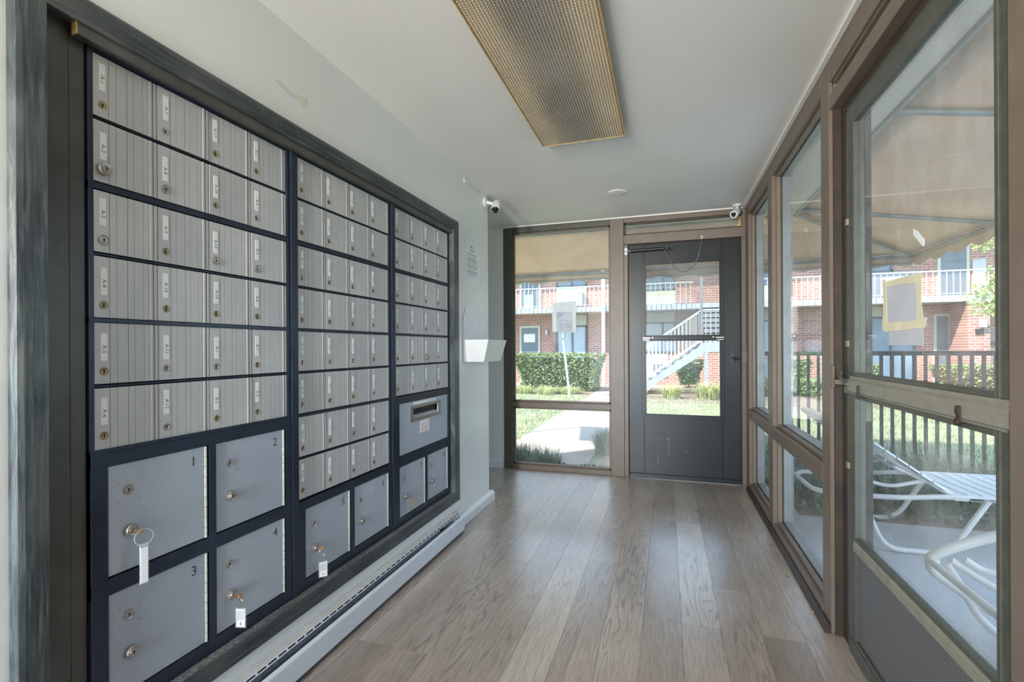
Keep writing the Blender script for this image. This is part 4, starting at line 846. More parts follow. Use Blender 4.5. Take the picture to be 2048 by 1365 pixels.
# tapering open box
x0, xt, xb = XL + 0.012, XL + 0.175, XL + 0.135; ty0, ty1, by0, by1, tz, bz = 2.935, 3.330, 2.965, 3.300, 1.207, 1.060; th = 0.005
O = [(x0, ty0, tz), (xt, ty0 + 0.01, tz), (xt, ty1 - 0.01, tz), (x0, ty1, tz), (x0, by0, bz), (xb, by0, bz), (xb, by1, bz), (x0, by1, bz)]
I = [(x0 + th, ty0 + th, tz), (xt - th, ty0 + th + 0.01, tz), (xt - th, ty1 - th - 0.01, tz), (x0 + th, ty1 - th, tz), (x0 + th, by0 + th, bz + th), (xb - th, by0 + th, bz + th), (xb - th, by1 - th, bz + th), (x0 + th, by1 - th, bz + th)]
b = MB(); fs = []
for i in range(4):
    j = (i + 1) % 4; fs += [(i, j, 4 + j, 4 + i), (8 + i, 12 + i, 12 + j, 8 + j), (i, 8 + i, 8 + j, j)]
fs += [(4, 5, 6, 7), (12, 15, 14, 13)]
b.add(O + I, fs); b.build('pocket', M['cam_white'], fh, org=fo)

# taped notice on the right door glass, one grey sheet below, and a torn scrap
def on_x(px, py, X):      # a point seen on the plane x = X (read off the photograph, 2048 x 1365)
    yaw, ro, f_ = R(17.8), R(-0.297), 963.9
    r_ = Vector((math.cos(ro) * math.cos(yaw), math.cos(ro) * math.sin(yaw), math.sin(ro))); u_ = Vector((-math.sin(ro) * math.cos(yaw), -math.sin(ro) * math.sin(yaw), math.cos(ro)))
    w_ = Vector((-math.sin(yaw), math.cos(yaw), 0)); d = w_ + r_ * ((px - 1024) / f_) - u_ * ((py - 696.7) / f_)
    return EYE + d * (X / d.x)
XG = DX + 0.0135
def quad_on_glass(b, pts, x, mi=0, th=0.0006):
    P_ = [on_x(px, py, x) for px, py in pts]; n_ = len(P_)
    b.add(P_ + [p - Vector((th, 0, 0)) for p in P_], [tuple(range(n_)), tuple(range(n_, 2 * n_))] + [(i, (i + 1) % n_, n_ + (i + 1) % n_, n_ + i) for i in range(n_)], mi)
tn = thing('taped_notice', on_x(1806, 610, XG), 'grey notice sheet masking-taped inside the right-hand door glass', 'notice'); to = tn.location.copy()
b = MB(); quad_on_glass(b, [(1771, 570), (1838, 560), (1837, 645), (1771, 648)], XG); 
b.build('sheet', M['paper_grey'], tn, org=to)
for nm, q in (('top', [(1765, 566), (1800, 556), (1843, 545), (1843, 553), (1836, 566), (1800, 569), (1772, 576), (1766, 578)]), ('left', [(1765, 560), (1772, 560), (1775, 650), (1772, 664), (1765, 660), (1767, 600)]),
              ('right', [(1830, 556), (1844, 550), (1843, 610), (1849, 650), (1840, 659), (1832, 650), (1834, 600)]), ('bottom', [(1764, 648), (1772, 646), (1847, 640), (1853, 634), (1850, 655), (1800, 662), (1768, 664)])):
    b = MB(); quad_on_glass(b, q, XG - 0.0008 - 0.0003 * len(nm) / 3); b.build('tape_strip', M['tape'], tn, org=to)
b = MB(); quad_on_glass(b, [(1778, 661), (1846, 654), (1847, 691), (1778, 691)], XG)
tag(b.build('plain_sheet', M['paper_grey'], org=on_x(1810, 675, XG)), 'plain grey sheet on the right-hand door glass just below the taped notice', 'sheet')
b = MB(); quad_on_glass(b, [(1827, 458), (1836, 463), (1849, 480), (1848, 493), (1843, 490), (1827, 470)], XG)
tag(b.build('paper_scrap', M['paper'], org=on_x(1838, 476, XG)), 'small torn white paper scrap stuck high on the right-hand door glass', 'paper scrap')

# dead leaves and grit along the sill
rs = random.Random(5)
for k, (x, y) in enumerate(((0.585, 3.30), (0.58, 3.05), (0.57, 2.72), (0.60, 2.38), (-1.20, 3.52))):
    b = MB(); a = rs.uniform(0, 6); s = 0.008 + 0.006 * rs.random(); c = Vector((x, y, 0.0005)); u = Vector((math.cos(a), math.sin(a), 0)) * s; v = Vector((-math.sin(a), math.cos(a), 0)) * s * 0.5
    b.add([c - u, c - v + Vector((0, 0, .003)), c + u + Vector((0, 0, .002)), c + v + Vector((0, 0, .004)), c + Vector((0, 0, 0.001))], [(0, 1, 4), (1, 2, 4), (2, 3, 4), (3, 0, 4)])
    tag(b.build('dead_leaf', M['wood_raw'], org=c), ['tiny curled leaf on the floor by the far right window sill', 'leaf crumb on the floor below the first right window mullion', 'brown leaf fragment on the floor midway along the right sill', 'leaf fragment on the floor beside the post of the right-hand door', 'leaf crumb on the floor beyond the left wall corner'][k], 'leaf')

# ============================================================ OUTSIDE: ground
structure(MB().box(-30, 40, -20, 30, G - 0.30, G - 0.004).build('ground', M['lawn']))
structure(MB().box(XR + 0.12, 7.5, -3.0, 4.12, G - 0.1, G).box(XR + 0.112, XR + 0.30, -1.0, 4.50, G, G + 0.035).build('patio', M['concrete']))
pa = structure(MB().box(XB, XR + 0.11, 4.50, 5.18, G - 0.1, G + 0.002).build('path', M['path']))
pth = None
for i in range(7):
    y0 = 5.19 + 1.25 * i
    if pth is None: pth = MB().box(-0.565, 0.565, 0.006, 1.244, -0.1, 0.002).build('paving_slab', M['path'], pa); pth.location = (-1.39, y0, G)
    else: inst(pth, 'paving_slab', pa, (-1.39, y0, G))
structure(MB().box(-1.96, -0.5, 13.94, 16.0, G - 0.1, G + 0.004).box(-9, 14, 15.6, 17, G - 0.1, G + 0.01).build('path_far', M['path']))
structure(MB().add([(x, y, G + z_) for z_ in (0.004, -0.1) for x, y in ((3.04, 13.9), (3.19, 13.2), (2.97, 10.8), (2.82, 9.1), (2.62, 8.46), (2.50, 9.2), (2.48, 9.95), (2.72, 11.7))], [tuple(range(8))] + [(i, (i + 1) % 8, 8 + (i + 1) % 8, 8 + i) for i in range(8)]).box(-0.9, 10.5, 11.6, 15.6, G - 0.1, G + 0.003).box(-5.2, -2.0, 12.9, 15.6, G - 0.1, G + 0.003).box(XR + 0.112, 8, 4.125, 5.4, G - 0.1, G + 0.004).box(-0.7, XR, 5.19, 5.6, G - 0.1, G + 0.003).build('planting_bed', M['mulch']))

# ---- vegetation
def np_mesh(name, V, F, m, org, parent=None, nside=4):
    me = bpy.data.meshes.new(name); V = V - np.array(org); me.vertices.add(len(V)); me.vertices.foreach_set('co', V.astype(np.float32).ravel())
    nf = len(F); me.loops.add(nf * nside); me.loops.foreach_set('vertex_index', F.astype(np.int32).ravel()); me.polygons.add(nf)
    me.polygons.foreach_set('loop_start', np.arange(nf, dtype=np.int32) * nside); me.polygons.foreach_set('loop_total', np.full(nf, nside, dtype=np.int32)); me.update(calc_edges=True)
    me.materials.append(m); o = bpy.data.objects.new(name, me); COL.objects.link(o)
    if parent: o.parent = parent
    else: o.location = org
    return o
def leaves(P, size, rng, up=0.3):
    """P: n x 3 centres; each a pointed, folded leaf of four vertices"""
    n = len(P); d = rng.normal(size=(n, 3)); d[:, 2] = d[:, 2] * 0.7 + up; d /= np.linalg.norm(d, axis=1)[:, None]
    a = rng.normal(size=(n, 3)); s = np.cross(d, a); s /= np.linalg.norm(s, axis=1)[:, None]; L = size * rng.uniform(0.6, 1.3, n)[:, None]
    V = np.stack([P - d * L, P + s * L * 0.5, P + d * L, P - s * L * 0.5], 1).reshape(-1, 3); F = np.arange(4 * n).reshape(-1, 4); return V, F
def blades(C, rad, H, n, rng, lean=0.6, w=0.006):
    """arching blades: five segments of narrow ribbon from clump centre C"""
    a = rng.uniform(0, 2 * np.pi, n); r0 = rng.uniform(0, 1, n) ** 0.5 * rad; base = np.stack([C[0] + r0 * np.cos(a), C[1] + r0 * np.sin(a), np.full(n, C[2])], 1)
    h = H * rng.uniform(0.55, 1.1, n); out = rng.uniform(0.1, 1.0, n) * lean * H; a2 = a + rng.normal(0, 0.5, n); dx = np.stack([np.cos(a2), np.sin(a2), np.zeros(n)], 1); sd = np.stack([-np.sin(a2), np.cos(a2), np.zeros(n)], 1)
    K = 4; rows = []
    for k in range(K + 1):
        t = k / K; c = base + dx * (out * t ** 2)[:, None]; c[:, 2] += h * (t * 1.6 - 0.75 * t * t * (0.6 + out / H)); wd = w * (1 - t * 0.92)
        rows.append(c - sd * wd); rows.append(c + sd * wd)
    V = np.stack(rows, 1); per = 2 * (K + 1); V = V.reshape(-1, 3); b0 = (np.arange(n) * per)[:, None]
    F = np.concatenate([b0 + np.array([2 * k, 2 * k + 1, 2 * k + 3, 2 * k + 2]) for k in range(K)]); return V, F
rng = np.random.default_rng(4)
def clump(name, c, rad, H, n, m, label, cat='plant', group=None, lean=0.6, w=0.005):
    V, F = blades(c, rad, H, n, rng, lean, w); o = np_mesh(name, V, F, M[m], c); return tag(o, label, cat, group)
def hedge(x0, x1, y0, y1, z0, z1, n, leaf, label, taper=0.0, size=0.045, name='hedge', m='leaf_green', cat='hedge'):
    c = ((x0 + x1) / 2, (y0 + y1) / 2, z0); t = thing(name, c, label, cat); k = rng.integers(0, 6, n); u, v, w_ = rng.uniform(0, 1, (3, n)); w_ = w_ ** 0.9
    f = rng.integers(0, 5, n)     # top, front, back, sides
    X = np.where(f == 3, 0, np.where(f == 4, 1, u)); Y_ = np.where(f == 1, 0, np.where(f == 2, 1, v)); Z_ = np.where(f == 0, 1, w_)
    tp = 1 - taper * (1 - Z_) ** 1.5; cx, cy = c[0], c[1]
    bump = 0.05 * np.sin(X * 9 + Z_ * 5) + rng.normal(0, 0.035, n)
    Xw = cx + (X - 0.5) * (x1 - x0) * tp + bump; Yw = cy + (Y_ - 0.5) * (y1 - y0) * tp + bump; Zw = z0 + Z_ * (z1 - z0) + rng.normal(0, 0.02, n)
    V, F = leaves(np.stack([Xw, Yw, Zw], 1), size, rng); np_mesh('leaves', V, F, M[m], c, t)
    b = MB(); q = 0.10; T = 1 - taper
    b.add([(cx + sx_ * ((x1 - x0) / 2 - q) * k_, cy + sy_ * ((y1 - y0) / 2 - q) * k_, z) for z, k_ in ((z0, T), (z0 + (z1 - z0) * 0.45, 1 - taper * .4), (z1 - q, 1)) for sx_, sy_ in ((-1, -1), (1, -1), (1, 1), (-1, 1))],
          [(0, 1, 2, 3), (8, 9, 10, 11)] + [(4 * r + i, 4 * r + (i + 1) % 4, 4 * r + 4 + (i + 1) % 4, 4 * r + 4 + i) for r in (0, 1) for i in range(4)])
    b.build('shade_core', M['core'], t, org=c); return t  # solid dark core, the shade between the leaves put into its colour
hedge(-4.28, -1.88, 13.85, 14.9, G, 0.95, 15000, 0.05, 'clipped box hedge along the far brick building, beyond the left window', taper=0.12, size=0.034)
hedge(6.95, 9.6, 15.0, 16.2, G, 0.62, 12000, 0.05, 'rounded green hedge in front of the brick pier and louvred panel', taper=0.15, size=0.045)
hedge(4.55, 5.25, 14.9, 15.7, G, 0.62, 5000, 0.05, 'green hedge left of the brick pier behind the fence', taper=0.15, size=0.045)
hedge(2.3, 5.2, 13.6, 14.4, G, 0.28, 8000, 0.05, 'low yellow-green groundcover row at the foot of the far brick wall', taper=0.1, size=0.05, name='low_hedge')
sh = hedge(0.30, 1.00, 15.6, 16.3, G + 0.12, 0.74, 2200, 0.05, 'dark round shrub under the outdoor staircase', taper=0.3, size=0.038, name='shrub', m='leaf_dark', cat='shrub')
MB().tube([(0.65, 15.95, G), (0.62, 15.95, 0.1), (0.66, 15.95, 0.4)], 0.03, 6).build('stem', M['bark'], sh, org=sh.location)
sh2 = hedge(3.35, 3.72, 15.0, 15.4, G, 0.75, 1800, 0.05, 'tall slim shrub at the brick corner seen through the middle right window', taper=0.2, size=0.042, name='shrub', m='leaf_green', cat='shrub')
clump('lily_turf_clump', (0.10, 12.6, G), 0.20, 0.36, 420, 'blade_pale', 'left variegated grass tuft at the lawn edge below the stairs', lean=0.9, w=0.012)
clump('lily_turf_clump', (0.95, 12.7, G), 0.26, 0.44, 520, 'blade_pale', 'right, larger variegated grass tuft at the lawn edge below the stairs', lean=0.9, w=0.012)
clump('grass_clump', (-0.70, 5.85, G), 0.13, 0.34, 700, 'blade', 'grassy clump beside the path at the lower right of the left window', lean=0.9, w=0.004)
for k, (x, y, h) in enumerate(((-1.70, 4.82, .26), (-1.52, 4.88, .28), (-1.34, 4.80, .27), (-1.20, 4.92, .23))):
    clump('grass_clump', (x, y, G), 0.14, h, 420, 'blade', 'dark strap-leaved plant outside the low left window, ' + ['nearest the wall end', 'second from the wall', 'third from the wall', 'nearest the path'][k], 'plant', 'strap-leaved plants outside the left window', lean=0.8, w=0.005)
for k, (x, y) in enumerate(((-3.9, 13.1), (-3.2, 13.0), (-2.6, 13.2))):
    clump('dry_grass_tuft', (x, y, G), 0.30, 0.24, 500, 'blade_pale', ['dry grass tuft left of the sign post before the clipped hedge', 'dry grass tuft just behind the sign post before the clipped hedge', 'dry grass tuft right of the sign post before the clipped hedge'][k], lean=1.2, w=0.010)
# leafy ground cover: at the window and between patio and fence
n = 900; P_ = np.stack([rng.uniform(-1.15, -0.62, n), rng.uniform(4.62, 4.95, n), G + rng.uniform(0.0, 0.07, n)], 1); V, F = leaves(P_, 0.022, rng)
tag(np_mesh('ground_cover', V, F, M['leaf_dark'], (-0.9, 4.8, G)), 'small dark leafy ground cover outside the far window beside the path', 'ground cover', kind='stuff')
n = 9000; P_ = np.stack([rng.uniform(0.82, 6.5, n), 4.13 + 1.2 * rng.uniform(0, 1, n) ** 0.9, np.zeros(n)], 1); P_[:, 2] = G + rng.uniform(0.0, 1, n) * (0.05 + 0.14 * (P_[:, 1] - 4.1)); V, F = leaves(P_, 0.028, rng)
V2 = []; F2 = []; k = 0
for i in range(130):
    v, f = blades((rng.uniform(0.85, 6.3), rng.uniform(4.45, 5.35), G), 0.12, rng.uniform(0.28, 0.50), 75, rng, 0.9, 0.005); V2.append(v); F2.append(f + k); k += len(v)
tag(np_mesh('ground_cover', V, F, M['leaf_dark'], (3, 4.7, G)), 'leafy ivy strip between the patio and the black fence', 'ground cover', kind='stuff')
tag(np_mesh('tall_grass', np.concatenate(V2), np.concatenate(F2), M['blade'], (3, 5, G)), 'tall wispy grass growing along the foot of the black fence', 'grass', kind='stuff')
# lawn blades
n = 70000; X = rng.uniform(-4.5, 9, n); Y_ = 5.7 + 7.0 * rng.uniform(0, 1, n) ** 1.2; keep = ~((X > -1.98) & (X < -0.8)) & ~((X > 2.45) & (X < 3.2) & (Y_ > 8.5)); X = X[keep]; Y_ = Y_[keep]; n = len(X)
a = rng.uniform(0, 6.28, n); h = rng.uniform(0.02, 0.055, n); w_ = 0.006; P0 = np.stack([X - np.cos(a) * w_, Y_ - np.sin(a) * w_, np.full(n, G - 0.005)], 1); P1 = np.stack([X + np.cos(a) * w_, Y_ + np.sin(a) * w_, np.full(n, G - 0.005)], 1)
P2 = np.stack([X + rng.normal(0, 0.02, n), Y_ + rng.normal(0, 0.02, n), G + h], 1)
tag(np_mesh('lawn_grass', np.stack([P0, P1, P2], 1).reshape(-1, 3), np.arange(3 * n).reshape(-1, 3), mat('lawn_blade', (0.33, 0.33, 0.18), 0.6, var=0.45, scale=2.5), (0, 8, G), nside=3), 'short green and straw coloured lawn across the courtyard', 'grass', kind='stuff')
# tree branch hanging in at the right
c = (4.75, 9.0, 2.05); tb = thing('tree', (6.6, 9.2, G), 'leafy tree whose pale green branches reach in at the right door glass', 'tree')
Pn = []
for (cx_, cy_, cz_, rx, rz, n) in ((4.62, 9.0, 1.86, 0.32, 0.30, 420), (4.85, 9.0, 2.15, 0.35, 0.28, 420), (4.75, 9.0, 2.70, 0.40, 0.18, 300), (6.3, 9.2, 3.6, 1.5, 1.1, 2600)):
    g = rng.normal(size=(n, 3)); g /= np.linalg.norm(g, axis=1)[:, None]; g *= rng.uniform(0.5, 1, n)[:, None]; Pn.append(np.stack([cx_ + g[:, 0] * rx, cy_ + g[:, 1] * rx, cz_ + g[:, 2] * rz], 1))
V, F = leaves(np.concatenate(Pn), 0.042, rng, up=-0.1); np_mesh('foliage', V, F, M['leaf_tree'], tuple(tb.location), tb)
MB().tube([(6.6, 9.2, G), (6.5, 9.2, 1.6), (6.3, 9.2, 3.2)], [0.10, 0.08, 0.05], 8).tube([(6.5, 9.2, 1.9), (5.6, 9.1, 2.5), (4.7, 9.0, 2.65)], [0.04, 0.025, 0.01], 6).tube([(5.6, 9.1, 2.5), (5.0, 9.0, 2.2), (4.6, 9.0, 1.9)], [0.02, 0.015, 0.006], 6).build('trunk', M['bark'], tb, org=tb.location, smooth=True)

# ---- far brick apartment building
FY = 17.0
ap = thing('apartment_building', (1.5, FY, G), 'two-storey red brick apartment building with a white balcony across the courtyard', 'building'); ao = ap.location.copy()
MB().box(-9, 14, FY, FY + 3, G - 0.05, 5.2).build('brick_wall', M['brick'], ap, org=ao)
MB().box(-9.4, 14.4, FY - 1.25, FY + 3.2, 4.95, 5.25).build('roof', M['fascia'], ap, org=ao)
MB().box(-9, 14, FY - 0.95, FY, 2.36, 2.46).build('balcony_slab', M['white_paint'], ap, org=ao)
fp = None; i = 0; x = -8.9
while x < 13.9:
    if fp is None: fp = MB().box(0, 0.205, -0.012, 0, -0.175, 0).build('fascia_panel', M['fascia'], ap); fp.location = Vector((x, FY - 0.95, 2.52)) - ao
    else: inst(fp, 'fascia_panel', ap, Vector((x, FY - 0.95, 2.52)) - ao)
    x += 0.217
def fwin(name, x0, x1, z0, z1, m, fr='win_frame', mull=(), d=0.05, w=0.05):
    b = MB(); ya, yb = FY - d, FY + 0.01
    b.box(x0, x0 + w, ya, yb, z0, z1).box(x1 - w, x1, ya, yb, z0, z1).box(x0, x1, ya, yb, z0, z0 + w).box(x0, x1, ya, yb, z1 - w, z1)
    for mx_ in mull: b.box(mx_ - 0.03, mx_ + 0.03, ya, yb, z0, z1)
    f = b.build(name, M[fr], ap, org=ao); MB().box(x0 + w, x1 - w, ya + 0.03, FY + 0.02, z0 + w, z1 - w).build('pane', M[m], f, org=ao); return f
def fpanel(name, x0, x1, z0, z1, m, d=0.04, rib=0.0):
    b = MB().box(x0, x1, FY - d, FY + 0.01, z0, z1)
    if rib:
        x = x0 + rib
        while x < x1 - 0.02: b.box(x - 0.008, x + 0.008, FY - d - 0.012, FY - d, z0, z1); x += rib
    return b.build(name, M[m], ap, org=ao)
def fdoor(x0, x1, z0, z1, sign=False, kick='alu_flat'):
    b = MB(); b.box(x0 - 0.07, x0, FY - 0.06, FY, z0, z1 + 0.07).box(x1, x1 + 0.07, FY - 0.06, FY, z0, z1 + 0.07).box(x0, x1, FY - 0.06, FY, z1, z1 + 0.07); f = b.build('door_frame', M['cream'], ap, org=ao)
    l = MB().box(x0, x1, FY - 0.045, FY, z0, z1).build('door_leaf', M['door_slate'], f, org=ao); return l
# upper storey, left to right
fdoor(-5.06, -4.42, 2.52, 4.6)
b = MB(); b.box(-4.98, -4.60, FY - 0.07, FY - 0.045, 2.56, 3.10); b.build('screen_door_panel', M['grey_paint'], ap, org=ao)
b = MB()
for x in (-4.93, -4.78, -4.63): b.box(x - 0.012, x + 0.012, FY - 0.075, FY - 0.05, 3.14, 3.62)
b.build('door_bars', M['white_paint'], ap, org=ao)
fwin('window', -3.76, -2.68, 3.31, 4.4, 'far_glass', mull=(-3.2,)); fpanel('cream_panel', -3.76, -2.68, 2.50, 3.31, 'cream', rib=0.18)
fwin('window', -1.2, 0.27, 3.06, 4.4, 'far_glass', mull=(-0.1,)); fpanel('cream_panel', -1.2, 0.27, 2.50, 3.06, 'cream')
fwin('window', 2.25, 3.40, 3.10, 4.4, 'far_glass'); fpanel('cream_panel', 2.25, 3.40, 2.50, 3.10, 'cream')
fwin('window', 5.78, 6.35, 3.35, 4.4, 'far_glass'); fpanel('cream_panel', 5.78, 7.0, 2.50, 3.35, 'grey_paint', rib=0.2)
fdoor(7.50, 8.10, 2.55, 4.6); fpanel('cream_panel', 8.25, 8.55, 2.50, 3.6, 'white_paint'); fwin('window', 8.95, 9.9, 3.0, 4.2, 'far_glass')
# lower storey
l = fdoor(-5.07, -4.44, G + 0.02, 1.88)
b = MB(); b.box(-4.98, -4.56, FY - 0.055, FY - 0.046, 1.36, 1.66); b.box(-4.84, -4.72, FY - 0.058, FY - 0.056, 1.535, 1.55, 1); b.build('door_notice', [M['paper'], M['ink_grey']], ap, org=ao)
b = MB(); b.box(-4.165, -4.075, FY - 0.12, FY, 1.62, 1.80).box(-4.15, -4.09, FY - 0.09, FY, 1.80, 1.83); b.build('wall_lamp', M['nickel'], ap, org=ao, bevel=0.01)
fwin('patio_door', -3.77, -2.68, 0.05, 1.93, 'curtain_glass', mull=(-3.19,)); fpanel('cream_panel', -3.77, -2.68, 1.95, 2.33, 'cream', rib=0.16)
fwin('window', -1.35, 0.27, 0.97, 2.0, 'curtain_glass', mull=(-0.12,)); fpanel('cream_panel', -1.35, 0.27, 2.0, 2.33, 'cream'); fpanel('white_panel', -1.35, 0.0, 0.15, 0.92, 'white_paint', rib=0.2)
b = MB()
for i in range(7): b.box(-0.50, -0.08, FY - 0.09, FY - 0.04, 0.33 + i * 0.04, 0.35 + i * 0.04)
b.build('louvre_vent', M['grey_paint'], ap, org=ao)
fwin('window', 2.30, 3.40, 0.9, 2.0, 'curtain_glass'); fpanel('cream_panel', 2.30, 3.40, 2.0, 2.33, 'cream'); fpanel('white_panel', 2.3, 3.4, 0.1, 0.86, 'white_paint')
fwin('patio_door', 5.78, 6.9, 0.05, 2.02, 'far_glass', mull=(6.30,)); fpanel('cream_panel', 5.78, 6.9, 2.03, 2.33, 'cream', rib=0.16)
fdoor(7.40, 7.68, 0.0, 2.0)
fwin('window', 8.95, 9.9, 1.15, 2.0, 'far_glass', fr='cream')
fpanel('cream_panel', 8.17, 10.2, 0.45, 1.10, 'cream', rib=0.22)
f0 = None
for i in range(8):
    if f0 is None: f0 = MB().box(0, 1.85, -0.02, 0.02, 0, 0.022).build('louvre_slat', M['white_paint'], ap); f0.location = Vector((8.20, FY - 0.15, 1.28)) - ao; f0.rotation_euler = (R(30), 0, 0)
    else: inst(f0, 'louvre_slat', ap, Vector((8.20, FY - 0.15, 1.28 + 0.052 * i)) - ao)
MB().box(8.98, 9.03, FY - 0.17, FY, 0.3, 1.75).box(8.18, 8.22, FY - 0.17, FY, 1.2, 1.75).build('louvre_post', M['white_paint'], ap, org=ao)
pr_ = MB().box(7.69, 8.17, FY - 0.95, FY, G, 2.34).build('brick_pier', M['brick'], ap, org=ao)
b = MB(); b.box(7.93, 8.06, FY - 1.07, FY - 0.95, 1.63, 1.85); b.build('wall_lamp', M['cam_white'], ap, org=ao, bevel=0.01)
MB().box(7.85, 8.02, FY - 0.99, FY - 0.95, 1.46, 1.60).build('dark_block', M['rubber'], ap, org=ao)  # dark block below and left of the wall light
# window air conditioners, lifted away in one piece
def ac(x, z, w, h, label):
    t = thing('air_conditioner', (x, FY - 0.05, z), label, 'air conditioner'); o_ = t.location.copy(); MB().box(x - w / 2, x + w / 2, FY - 0.42, FY - 0.04, z, z + h).build('case', M['white_paint'], t, org=o_, bevel=0.012)
    b = MB()
    for i in range(8): b.box(x - w / 2 + 0.06, x + w / 2 - 0.10, FY - 0.428, FY - 0.42, z + 0.05 + i * (h - 0.1) / 8, z + 0.066 + i * (h - 0.1) / 8)
    b.build('grille', M['grey_paint'], t, org=o_)
ac(-3.08, 2.62, 0.62, 0.46, 'white window air conditioner on the balcony wall seen over the sign board'); ac(6.32, 2.62, 0.56, 0.52, 'white window air conditioner on the balcony wall behind the taped notice')
# white posts
for x, lbl in ((-1.975, 'tall white metal post of the balcony seen at the right edge of the left window'),):
    tag(MB().box(x - 0.055, x + 0.055, FY - 1.07, FY - 0.965, G, 4.95).build('balcony_post', M['white_paint'], org=(x, FY - 1.0, G)), lbl, 'post')
# railings
def railing(x0, x1, label):
    t = thing('balcony_railing', ((x0 + x1) / 2, FY - 0.98, 2.5), label, 'railing', None); o_ = t.location.copy(); yy = FY - 0.985
    MB().box(x0, x1, yy - 0.02, yy + 0.02, 3.165, 3.20).build('top_rail', M['white_paint'], t, org=o_)
    MB().box(x0, x1, yy - 0.012, yy + 0.012, 2.56, 2.58).build('bottom_rail', M['white_paint'], t, org=o_)
    p = None; x = x0 + 0.07
    while x < x1:
        if p is None: p = MB().box(-0.009, 0.009, -0.009, 0.009, 2.34 - 2.5, 3.165 - 2.5).build('baluster', M['white_paint'], t); p.location = (x - o_.x, yy - o_.y, 0)
        else: inst(p, 'baluster', t, (x - o_.x, yy - o_.y, 0))
        x += 0.15
railing(-8.5, 0.80, 'white balcony railing of thin bars above the left window and far door'); railing(2.2, 9.9, 'white balcony railing of thin bars above the fence on the right')

# ---- outside staircase beyond the door
sc_ = thing('outdoor_staircase', (0.3, 14.2, G), 'light grey metal staircase rising to the balcony, seen through the far door', 'staircase'); so = sc_.location.copy()
S0, S1 = (-0.72, 0.045), (0.95, 1.265); yA, yB = 13.55, 14.55
def along(t_): return S0[0] + (S1[0] - S0[0]) * t_, S0[1] + (S1[1] - S0[1]) * t_
for nm, yy in (('stringer', yA), ('stringer', yB)):
    b = MB(); (xa, za), (xb_, zb_) = S0, S1
    b.add([(x, y, z) for y in (yy - 0.03, yy + 0.03) for x, z in ((xa, za), (xb_, zb_), (xb_, zb_ - 0.27), (xa, za - 0.22 if za - 0.22 > G else G))], [(0, 1, 2, 3), (4, 5, 6, 7), (0, 1, 5, 4), (1, 2, 6, 5), (2, 3, 7, 6), (3, 0, 4, 7)]); b.build(nm, M['grey_paint'], sc_, org=so)
for i in range(8):
    x, z = along((i + 0.7) / 8.4); b = MB().box(x - 0.13, x + 0.13, yA + 0.03, yB - 0.03, z + 0.0, z + 0.035); b.build('tread', M['grey_paint'], sc_, org=so)
MB().box(0.95, 2.3, yA - 0.03, yB + 0.1, 1.02, 1.27).build('landing', M['grey_paint'], sc_, org=so)
MB().box(0.935, 1.005, yA - 0.03, yA + 0.04, G, 1.02).build('column', M['grey_paint'], sc_, org=so); MB().box(2.2, 2.28, yA - 0.03, yA + 0.04, G, 1.02).build('column', M['grey_paint'], sc_, org=so)
MB().box(0.84, 0.90, yA - 0.035, yA + 0.03, 0.9, 3.6).build('newel_post', M['grey_paint'], sc_, org=so)
for yy in (yA, yB):
    b = MB(); xa, za = along(0.0); xb_, zb_ = along(0.95); h = 0.98
    b.beam((xa - 0.1, yy, za + h - 0.06), (xb_, yy, zb_ + h - 0.06), 0.04, 0.04); b.build('handrail', M['white_paint'], sc_, org=so)
    b = MB(); b.beam((xa, yy, za + 0.12), (xb_, yy, zb_ + 0.12), 0.025, 0.025); b.build('lower_rail', M['white_paint'], sc_, org=so)
    p = None
    for i in range(16):
        x, z = along((i + 0.4) / 16.8)
        if p is None: p = MB().box(-0.010, 0.010, -0.010, 0.010, 0.08, h - 0.06).build('baluster', M['white_paint'], sc_); p.location = Vector((x, yy, z)) - so
        else: inst(p, 'baluster', sc_, Vector((x, yy, z)) - so)
# second flight turning up to the balcony, seen face-on
for i in range(7):
    b = MB().box(1.02, 2.2, 14.6 + i * 0.21, 14.86 + i * 0.21, 1.36 + i * 0.16, 1.40 + i * 0.16).box(1.02, 2.2, 14.6 + i * 0.21, 14.61 + i * 0.21, 1.25 + i * 0.16, 1.40 + i * 0.16); b.build('tread', M['grey_paint'], sc_, org=so)
b = MB()
for i in range(4): b.beam((1.05 + i * 0.13, 14.55, 1.27), (1.05 + i * 0.13, 14.55, 2.2), 0.02, 0.02, up=(0, 1, 0))
b.beam((1.0, 14.55, 2.2), (2.2, 14.55, 2.2), 0.04, 0.04); b.build('landing_rail', M['white_paint'], sc_, org=so)

# ---- sign on a leaning pole
sg = thing('sign_board', (-2.36, 12.0, G), 'grey sign board on a leaning white pole in front of the hedge', 'sign'); go = sg.location.copy()
b = MB(); b.add([(x, y, z) for y in (11.98, 12.02) for x, z in ((-2.765, 1.560), (-2.160, 1.540), (-2.170, 2.315), (-2.765, 2.300))], [(0, 1, 2, 3), (4, 5, 6, 7), (0, 1, 5, 4), (1, 2, 6, 5), (2, 3, 7, 6), (3, 0, 4, 7)])
bd = b.build('board', mat('grey_sign_board', (0.20, 0.19, 0.175), 0.6, var=0.06), sg, org=go)  # even dark grey-beige board colour
b = MB(); b.box(-2.655, -2.265, 11.972, 11.98, 1.585, 2.055); b.add([(-2.65, 11.970, 1.86), (-2.40, 11.970, 2.05), (-2.65, 11.970, 2.05)], [(0, 1, 2)], 1); b.box(-2.64, -2.28, 11.970, 11.972, 1.838, 1.846, 1)
for i in range(5): b.box(-2.64, -2.44, 11.970, 11.972, 1.64 + 0.035 * i, 1.648 + 0.035 * i, 1)
